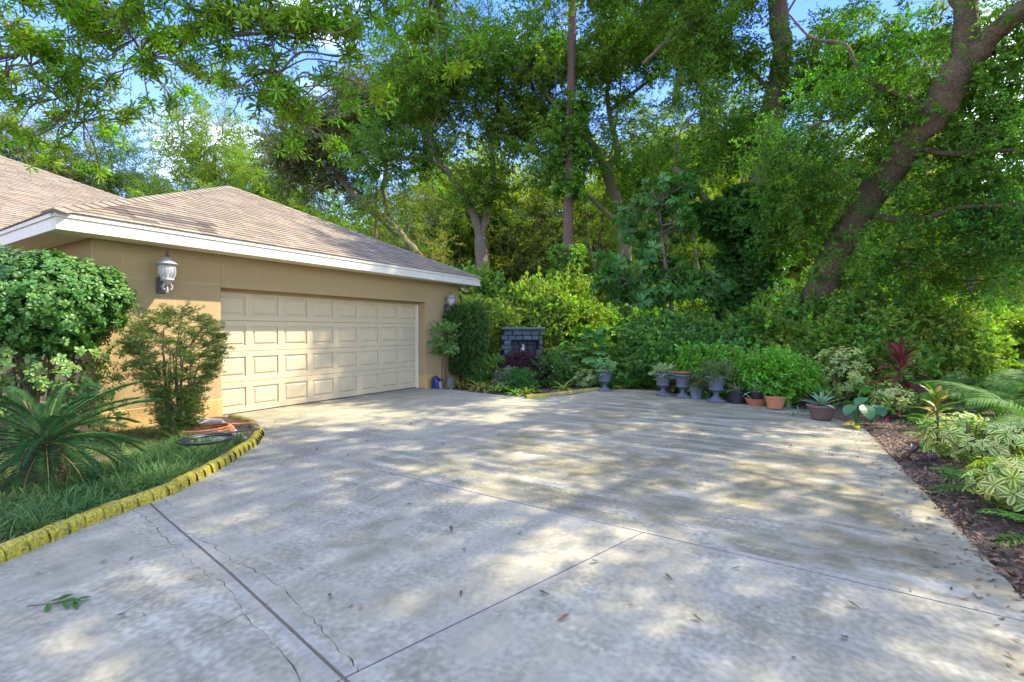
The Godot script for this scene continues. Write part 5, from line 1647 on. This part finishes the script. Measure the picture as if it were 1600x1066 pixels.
	tree("oak_tree", "oak with mossy trunk forking above the broad leaved loquat", A(985, 19, -0.05), [
		[[A(985, 19, -0.05)] + pp([[980, 440, 19], [972, 350, 19], [962, 310, 19], [945, 262, 19]]), 0.27, 0.2],
		[pp([[945, 262, 19], [925, 225, 19], [895, 195, 18.8], [868, 165, 18.6], [835, 120, 18.5], [800, 80, 18.5]]), 0.17, 0.05],
		[pp([[945, 262, 19], [965, 240, 19.2], [955, 190, 19.2], [950, 130, 19], [975, 50, 19]]), 0.16, 0.05],
		[pp([[975, 360, 19], [945, 330, 18.6], [920, 308, 18.4], [890, 300, 18.2]]), 0.12, 0.05],
		[pp([[955, 170, 19], [1010, 130, 19], [1060, 100, 19]]), 0.09, 0.03]],
		[cl(840, 100, 18.5, 2.2, 1.6, 11), cl(920, 60, 19, 2.4, 1.6, 12), cl(980, 130, 19, 2.2, 1.6, 10), cl(880, 250, 18.5, 1.7, 1.1, 6), cl(1040, 60, 19, 2.2, 1.5, 18), cl(1010, 250, 19.5, 1.6, 1.2, 7)],
		L.oak_clump, M.oak, mid, M.bark, "", 2, 1.15, 0.75, Color(0.95, 1.0, 0.65))
	# vine covered tree and its limbs
	var v0 := A(1168, 14, -0.05)
	tree("vine_clad_tree", "tall tree with its lower trunk wrapped in dark leafy vine", v0, [
		[[v0] + pp([[1168, 500, 14], [1176, 380, 14], [1190, 270, 14], [1208, 170, 14], [1222, 80, 14], [1212, -20, 14], [1205, -180, 14]]), 0.40, 0.20],
		[pp([[1212, -40, 14], [1170, 4, 13.9], [1120, 30, 13.8], [1085, 34, 13.8], [1045, 62, 13.8], [1005, 100, 13.8]]), 0.12, 0.05],
		[pp([[1215, 130, 14], [1290, 105, 13.4], [1350, 85, 13.0], [1400, 66, 12.8], [1500, 60, 12.4]]), 0.10, 0.04],
		[pp([[1185, 330, 14], [1140, 345, 13.6], [1105, 315, 13.4], [1082, 285, 13.4], [1055, 262, 13.6]]), 0.15, 0.06],
		[pp([[1212, 150, 14], [1160, 100, 14.2], [1110, 90, 14.4]]), 0.07, 0.03]],
		[cl(1110, 90, 14, 1.9, 1.1, 12), cl(1180, 200, 14.6, 1.4, 0.9, 6), cl(1290, 110, 13.6, 1.8, 1.0, 11), cl(1080, 210, 14, 1.4, 0.8, 6), cl(1390, 60, 12.8, 1.8, 1.0, 8), cl(1190, -140, 14, 3.4, 1.6, 26), cl(1050, -60, 14, 2.6, 1.3, 15), cl(1330, -90, 13.4, 2.6, 1.4, 15)],
		L.oak_clump, M.oak, mid, M.bark, "", 2, 1.0, 0.7, Color(0.85, 0.78, 0.65))
	climber(get_node("vine_clad_tree"), [v0, P(1168, 470, 14), P(1178, 360, 14), P(1188, 290, 14)], 0.42, 1500, L.vine, M.leaf, Color(0.06, 0.155, 0.034), 1.0, 0.4)
	climber(get_node("vine_clad_tree"), [P(1185, 340, 14), P(1140, 350, 13.6), P(1105, 315, 13.4)], 0.16, 260, L.vine, M.leaf, Color(0.07, 0.17, 0.035), 1.0, 0.4)
	# great oak leaning over the driveway
	var q0 := A(1266, 12, -0.05)
	tree("leaning_oak", "massive oak with rough trunk leaning out and forking above the side bed", q0, [
		[[q0] + pp([[1268, 510, 12], [1292, 430, 11.5], [1345, 330, 10.7], [1400, 250, 10.0], [1460, 175, 9.4], [1508, 100, 9.0]]), 0.36, 0.27],
		[pp([[1508, 100, 9.0], [1512, 30, 9.0], [1498, -40, 9.2], [1490, -190, 9.4]]), 0.22, 0.14],
		[pp([[1508, 105, 9.0], [1545, 62, 8.7], [1590, 22, 8.3], [1660, -40, 7.8], [1760, -160, 7.2]]), 0.20, 0.12],
		[pp([[1520, 80, 9.0], [1570, 78, 8.8], [1640, 72, 8.4]]), 0.09, 0.05],
		[pp([[1420, 225, 9.8], [1480, 240, 9.4], [1560, 235, 9.0], [1650, 240, 8.6]]), 0.07, 0.03],
		[pp([[1345, 330, 10.7], [1420, 345, 10.0], [1500, 325, 9.4], [1600, 318, 8.8]]), 0.08, 0.03],
		[pp([[1460, 175, 9.4], [1410, 150, 9.6], [1350, 120, 9.9], [1320, 70, 10.2], [1270, 60, 10.6], [1230, 20, 11]]), 0.06, 0.02],
		[[P(1660, -40, 7.8), S(8.0, 6.0, 8.5), S(7.0, 4.0, 10.0), S(6.0, 2.5, 10.5)], 0.12, 0.04],
		[[P(1490, -190, 9.4), S(7.2, 8.0, 11.5), S(6.0, 6.8, 12.5)], 0.12, 0.04]],
		[cl(1250, 350, 11.4, 1.2, 0.7, 8), cl(1350, 420, 10.9, 1.3, 0.6, 8), cl(1470, 330, 10.2, 1.4, 0.8, 9), cl(1570, 250, 9.2, 1.2, 0.8, 8), cl(1320, 200, 10.4, 1.2, 0.8, 7), cl(1250, 260, 10.6, 1.0, 0.6, 7), cl(1560, 160, 9.4, 1.1, 0.6, 7), cl(1400, 120, 9.8, 1.2, 0.6, 7), cl(1520, 420, 9.8, 1.3, 0.5, 8), cl(1600, 60, 8.8, 1.1, 0.6, 6), cl(1560, 330, 9.0, 0.8, 0.5, 5),
		[S(8.0, 8.5, 9.5), 2.6, 1.3, 26], [S(6.6, 5.6, 10.6), 2.6, 1.2, 30], [S(7.6, 3.4, 10.2), 2.6, 1.2, 30], [S(9.0, 6.0, 8.4), 2.2, 1.2, 16], [S(6.2, 1.0, 10.6), 2.4, 1.1, 24], [S(6.2, 8.6, 12.2), 2.0, 1.0, 9]],
		L.oak_fine, M.oak, Color(0.085, 0.205, 0.030), M.bark, "", 2, 1.0, 0.6, Color(0.72, 0.62, 0.48))
	climber(get_node("leaning_oak"), [P(1300, 420, 11.4), P(1400, 250, 10.0), P(1500, 110, 9.0)], 0.3, 90, L.vine, M.leaf, mid, 0.8, 0.25)
	# loquat with long leaves
	var lq := A(1052, 13.0, -0.05)
	var lo := tree("loquat_tree", "small tree with rosettes of long dark ribbed leaves", lq, [
		[[lq] + pp([[1058, 540, 13], [1052, 500, 13], [1045, 450, 13], [1035, 380, 13], [1030, 320, 13]]), 0.09, 0.035],
		[pp([[1050, 490, 13], [1000, 450, 12.8], [960, 430, 12.6]]), 0.045, 0.02],
		[pp([[1048, 470, 13], [1090, 440, 12.9], [1110, 420, 12.8]]), 0.04, 0.02]],
		[cl(1020, 350, 13, 1.1, 1.0, 34), cl(960, 430, 12.7, 0.9, 0.7, 26), cl(1040, 430, 12.6, 1.0, 0.7, 30), cl(1095, 450, 12.9, 0.6, 0.5, 16), cl(1045, 300, 13.2, 0.9, 0.6, 18), cl(1000, 470, 12.6, 0.8, 0.4, 12)],
		clumps(L.loquat, 4, 0.3, 0.8, 1.0, 571, 4), M.leaf, Color(0.055, 0.16, 0.036), M.bark, "", 1, 1.0, 0.32)
	# trees behind the roof
	var far_group := "trees standing behind the house"
	for q in [[340, 30, 12.0, 165, bright, "broad bright green tree crown showing above the garage ridge"], [60, 32, 12.0, 190, dusty, "grey green tree crown showing above the main roof slope"], [180, 34, 12.5, 200, dark, "dark green tree crown between the two roof slopes"], [440, 28, 9.5, 240, bright, "lower vivid green tree crown behind the garage roof peak"], [-90, 30, 12, 170, mid, "mid green tree crown beyond the main roof"]]:
		var b := A(q[0], q[1], -0.05)
		var top: float = P(q[0], q[3], q[1]).y
		tree("crown_tree", q[5], b, [[[b, b + Vector3(0.3, top * 0.3, 0), b + Vector3(-0.2, top * 0.6, 0.2), b + Vector3(0, top * 0.85, 0)], 0.26, 0.06]],
			[[b + Vector3(0, top * 0.80, 0), 3.4, top * 0.2, 40], [b + Vector3(0, top * 0.55, 0), 4.0, top * 0.25, 46]], L.far_clump, M.oak, q[4], M.bark, far_group, 2, 1.1, 0.9)
	# woods: slender trees one behind another
	var wood_label := "slender woodland tree with leafy crown in the woods beyond the driveway"
	for k in 31:
		var px := lerpf(480, 1650, (k + rr(0.1, 0.9)) / 26.0) if k < 26 else lerpf(1430, 1800, (k - 26) / 4.0)
		var ahead := rr(21, 33) if k < 26 else rr(15, 19)
		var b := A(px, ahead, -0.05)
		var h := rr(9, 15)
		if px < 660:
			h = rr(8, 10)
		var lean := Vector3(rr(-1.2, 1.2), 0, rr(-1.2, 1.2))
		var tops := [b, b + lean * 0.2 + Vector3(0, h * 0.3, 0), b + lean * 0.7 + Vector3(rr(-0.3, 0.3), h * 0.65, 0), b + lean + Vector3(0, h * 0.95, 0)]
		tree("woodland_tree", wood_label, b, [[tops, rr(0.09, 0.18), 0.04], [[tops[1], tops[1] + Vector3(rr(-1.5, 1.5), h * 0.18, rr(-1, 1)), tops[1] + Vector3(rr(-2.5, 2.5), h * 0.4, rr(-1, 1))], 0.07, 0.03]],
			[[tops[3] + Vector3(0, -h * 0.08, 0), 2.6, h * 0.17, 10], [tops[2], 2.6, h * 0.2, 6], [tops[1] + Vector3(0, h * 0.08, 0), 2.2, h * 0.12, 4]], L.far_clump, M.oak, [mid, bright, bright, dusty][k % 4], M.bark, "slender trees of the woods", 1, 1.0, 0.85, Color(1, 0.95, 0.85))
	# undergrowth shrubs at the edge of the woods
	var ug := "leafy shrubs at the edge of the woods"
	for q in [[748, 14.8, 0.8, 2.3, bright, 0, "yellow green oval leaved shrub beside the forked oak trunk behind the garage"], [850, 16.6, 1.3, 3.0, bright, 0, "yellow green oval leaved shrub behind the stone niche"], [900, 16.5, 1.2, 1.6, mid, 1, "mid green heart leaved shrub at the foot of the reddish pine trunk"], [935, 14.6, 1.0, 1.0, mid, 1, "mid green heart leaved shrub behind the papaya plant"], [985, 13.6, 0.8, 0.9, mid, 1, "mid green heart leaved shrub behind the strap leaved grass patch"], [1040, 12.6, 0.9, 1.6, Color(0.085, 0.22, 0.04), 0, "deep green oval leaved shrub beneath the long leaved loquat"], [1085, 12.2, 0.9, 1.7, Color(0.085, 0.22, 0.04), 0, "deep green oval leaved shrub behind the terracotta saucer urn"], [1130, 12.8, 0.9, 1.9, Color(0.075, 0.2, 0.04), 1, "deep green heart leaved shrub behind the blue grey pot"], [1215, 12.2, 0.9, 2.0, mid, 1, "mid green heart leaved shrub at the foot of the vine clad trunk"], [1265, 11.4, 0.9, 1.7, bright, 1, "yellow green heart leaved shrub behind the tilted terracotta pot"], [1310, 11.0, 0.9, 2.1, mid, 0, "mid green oval leaved shrub in front of the leaning oak trunk"], [1355, 10.2, 0.9, 1.5, mid, 1, "mid green heart leaved shrub behind the elephant ears"], [1400, 11.5, 1.0, 2.2, bright, 0, "yellow green oval leaved shrub behind the red cordyline"], [1450, 11.0, 1.0, 1.9, bright, 0, "yellow green oval leaved shrub between red cordyline and feathery palm"], [1500, 12.5, 1.1, 2.0, bright, 1, "yellow green heart leaved shrub behind the young feathery palm"], [1560, 13, 1.3, 1.8, bright, 0, "yellow green oval leaved shrub in front of the sunlit clearing"], [1630, 11, 1.3, 2.0, bright, 1, "yellow green heart leaved shrub beside the large feathery palm"], [730, 17, 1.5, 3.2, mid, 0, "mid green oval leaved shrub deep behind the garage corner"], [800, 18, 1.6, 2.6, bright, 1, "yellow green heart leaved shrub deep behind the purple shrub"], [960, 18, 1.5, 2.0, bright, 0, "yellow green oval leaved shrub deep behind the loquat"], [1010, 16.5, 1.3, 2.0, mid, 1, "mid green heart leaved shrub between pine and loquat trunks"], [1110, 17, 1.6, 2.6, bright, 0, "yellow green oval leaved shrub deep behind the loquat and vine clad tree"], [1240, 16, 1.6, 2.6, bright, 0, "yellow green oval leaved shrub deep behind the vine clad trunk"], [1330, 15, 1.5, 2.6, bright, 1, "yellow green heart leaved shrub deep behind the leaning oak"], [1420, 16, 1.6, 2.4, bright, 0, "yellow green oval leaved shrub deep behind the red cordyline"], [1500, 18, 1.8, 2.6, bright, 1, "yellow green heart leaved shrub deep among trunks behind the palms"], [1600, 17, 1.8, 2.0, bright, 0, "yellow green oval leaved shrub at the edge of the sunlit clearing"]]:
		bush("understory_shrub", q[6], A(q[0], q[1], -0.05), q[2], 0.05, q[3], int(75 * q[2] * q[3]), L.broad_clump if q[5] == 0 else L.vine_clump, M.leaf, q[4], ug, 1.0 if q[1] < 14 else 1.25, 6, 0.35)
	# grassy clumps before the woods
	var gt := thing("strap_grass", "patch of green strap leaved plants behind the lone urn", "ground cover")
	gt.set_meta("kind", "stuff")
	var strap := blade_tuft(16, 0.55, 0.03, 0.9, 401, 1.4)
	var xf := []
	var gc := PackedColorArray()
	for k in 150:
		var p := A(rr(935, 1045), rr(11.9, 13.6), -0.04)
		xf.append(Transform3D(Basis(Vector3.UP, rr(0, TAU)).scaled(Vector3.ONE * rr(0.7, 1.2)), p))
		gc.append(tint(Color(0.06, 0.16, 0.03)))
	copies(gt, "tuft", strap, M.leaf, xf, gc)
	# the mass of woods far behind
	var mass := thing("distant_woods", "mass of sunlit yellow green foliage deep in the woods", "woods")
	mass.set_meta("kind", "stuff")
	for s in L.far_clump:
		var fx := []
		var fc := PackedColorArray()
		var edge := FastNoiseLite.new()
		edge.seed = 9
		edge.frequency = 0.12
		for k in 900:
			var ahead := rr(32, 46)
			var px := rr(420, 1750)
			var side := (px - 800.0) / FOCAL * ahead
			var top := 13.0 + edge.get_noise_2d(side, ahead) * 6.0
			if px < 660:
				top = minf(top, 8.5)
			if px > 1480:
				top *= 0.55
			var y := pow(rng.randf(), 1.25) * top
			fx.append(aim(S(side, ahead, y), Vector3(rr(-1, 1), 0.15, rr(-1, 1)), rr(1.3, 2.3)))
			fc.append(tint(Color(0.23, 0.31, 0.05), 0.35))
		copies(mass, "foliage", s, M.oak, fx, fc)

# added cloud cover for brighter, neutral sky light; seed favours blue in view
func fill_clouds() -> ImageTexture:
	var n := FastNoiseLite.new()
	n.seed = 7
	n.frequency = 1.5
	n.fractal_octaves = 5
	var w := 768
	var h := 384
	var d := PackedByteArray()
	d.resize(w * h * 4)
	for y in h:
		var el := PI * 0.5 - PI * (y + 0.5) / h
		for x in w:
			var az := TAU * (x + 0.5) / w
			var p := Vector3(cos(el) * cos(az), sin(el), cos(el) * sin(az))
			var m := smoothstep(-0.05, 0.32, n.get_noise_3d(p.x, p.y * 1.6, p.z))
			var k := (y * w + x) * 4
			d[k] = 255
			d[k + 1] = 255
			d[k + 2] = 255
			d[k + 3] = int(m * 255)
	return ImageTexture.create_from_image(Image.create_from_data(w, h, false, Image.FORMAT_RGBA8, d))

func tinted_copy(m: StandardMaterial3D, c: Color) -> StandardMaterial3D:
	var o: StandardMaterial3D = m.duplicate()
	o.albedo_color = c.linear_to_srgb()
	return o

func _ready() -> void:
	rng.seed = 20240611
	# camera
	var cam := Camera3D.new()
	cam.name = "camera"
	cam.fov = 70.73
	cam.near = 0.05
	cam.far = 900.0
	add_child(cam)
	cam.position = Vector3(0, EYE, 0)
	cam.rotation_degrees = Vector3(-1.22, -58.34, 0)
	cam.current = true
	# sky
	var sky := ProceduralSkyMaterial.new()
	sky.sky_top_color = Color(0.22, 0.39, 0.77)
	sky.sky_horizon_color = Color(0.66, 0.77, 0.91)
	sky.sky_curve = 0.2
	sky.ground_bottom_color = Color(0.28, 0.30, 0.22)
	sky.ground_horizon_color = Color(0.72, 0.82, 0.95)
	sky.sun_angle_max = 8.0
	sky.sky_cover = fill_clouds()
	sky.sky_cover_modulate = Color(1.0, 0.99, 0.93)
	sky.energy_multiplier = 1.0
	var sk := Sky.new()
	sk.sky_material = sky
	var env := Environment.new()
	env.background_mode = Environment.BG_SKY
	env.sky = sk
	env.background_energy_multiplier = 1.55
	env.tonemap_mode = Environment.TONE_MAPPER_LINEAR
	env.tonemap_exposure = 2.6
	env.sdfgi_enabled = true
	env.ssao_enabled = true
	env.ssil_enabled = true
	var we := WorldEnvironment.new()
	we.name = "environment"
	we.environment = env
	add_child(we)
	# sun
	var sun := DirectionalLight3D.new()
	sun.name = "sun"
	sun.light_energy = 1.6
	sun.light_angular_distance = 0.53
	sun.light_color = Color(1.0, 0.94, 0.84)
	sun.shadow_enabled = true
	add_child(sun)
	sun.look_at_from_position(Vector3(0.6, 1.0, 0.6) * 20.0, Vector3.ZERO)
	# materials, the setting, then the things
	make_materials()
	make_leaves()
	fern_mat = tinted_copy(M.leaf, Color(0.13, 0.29, 0.05))
	palm_mat = tinted_copy(M.leaf, Color(0.11, 0.25, 0.05))
	palm_mat.roughness = 0.6
	palm_mat.metallic_specular = 0.3
	fern_mat.roughness = 0.6
	build_ground()
	build_kerb("bed_kerb", "bright yellow scalloped concrete kerb round the grassy bed", kerb_line().slice(1), 8.6)
	build_house()
	build_beside_house()
	build_flower_bed()
	build_pots()
	build_side_bed()
	build_trees()
	build_debris()
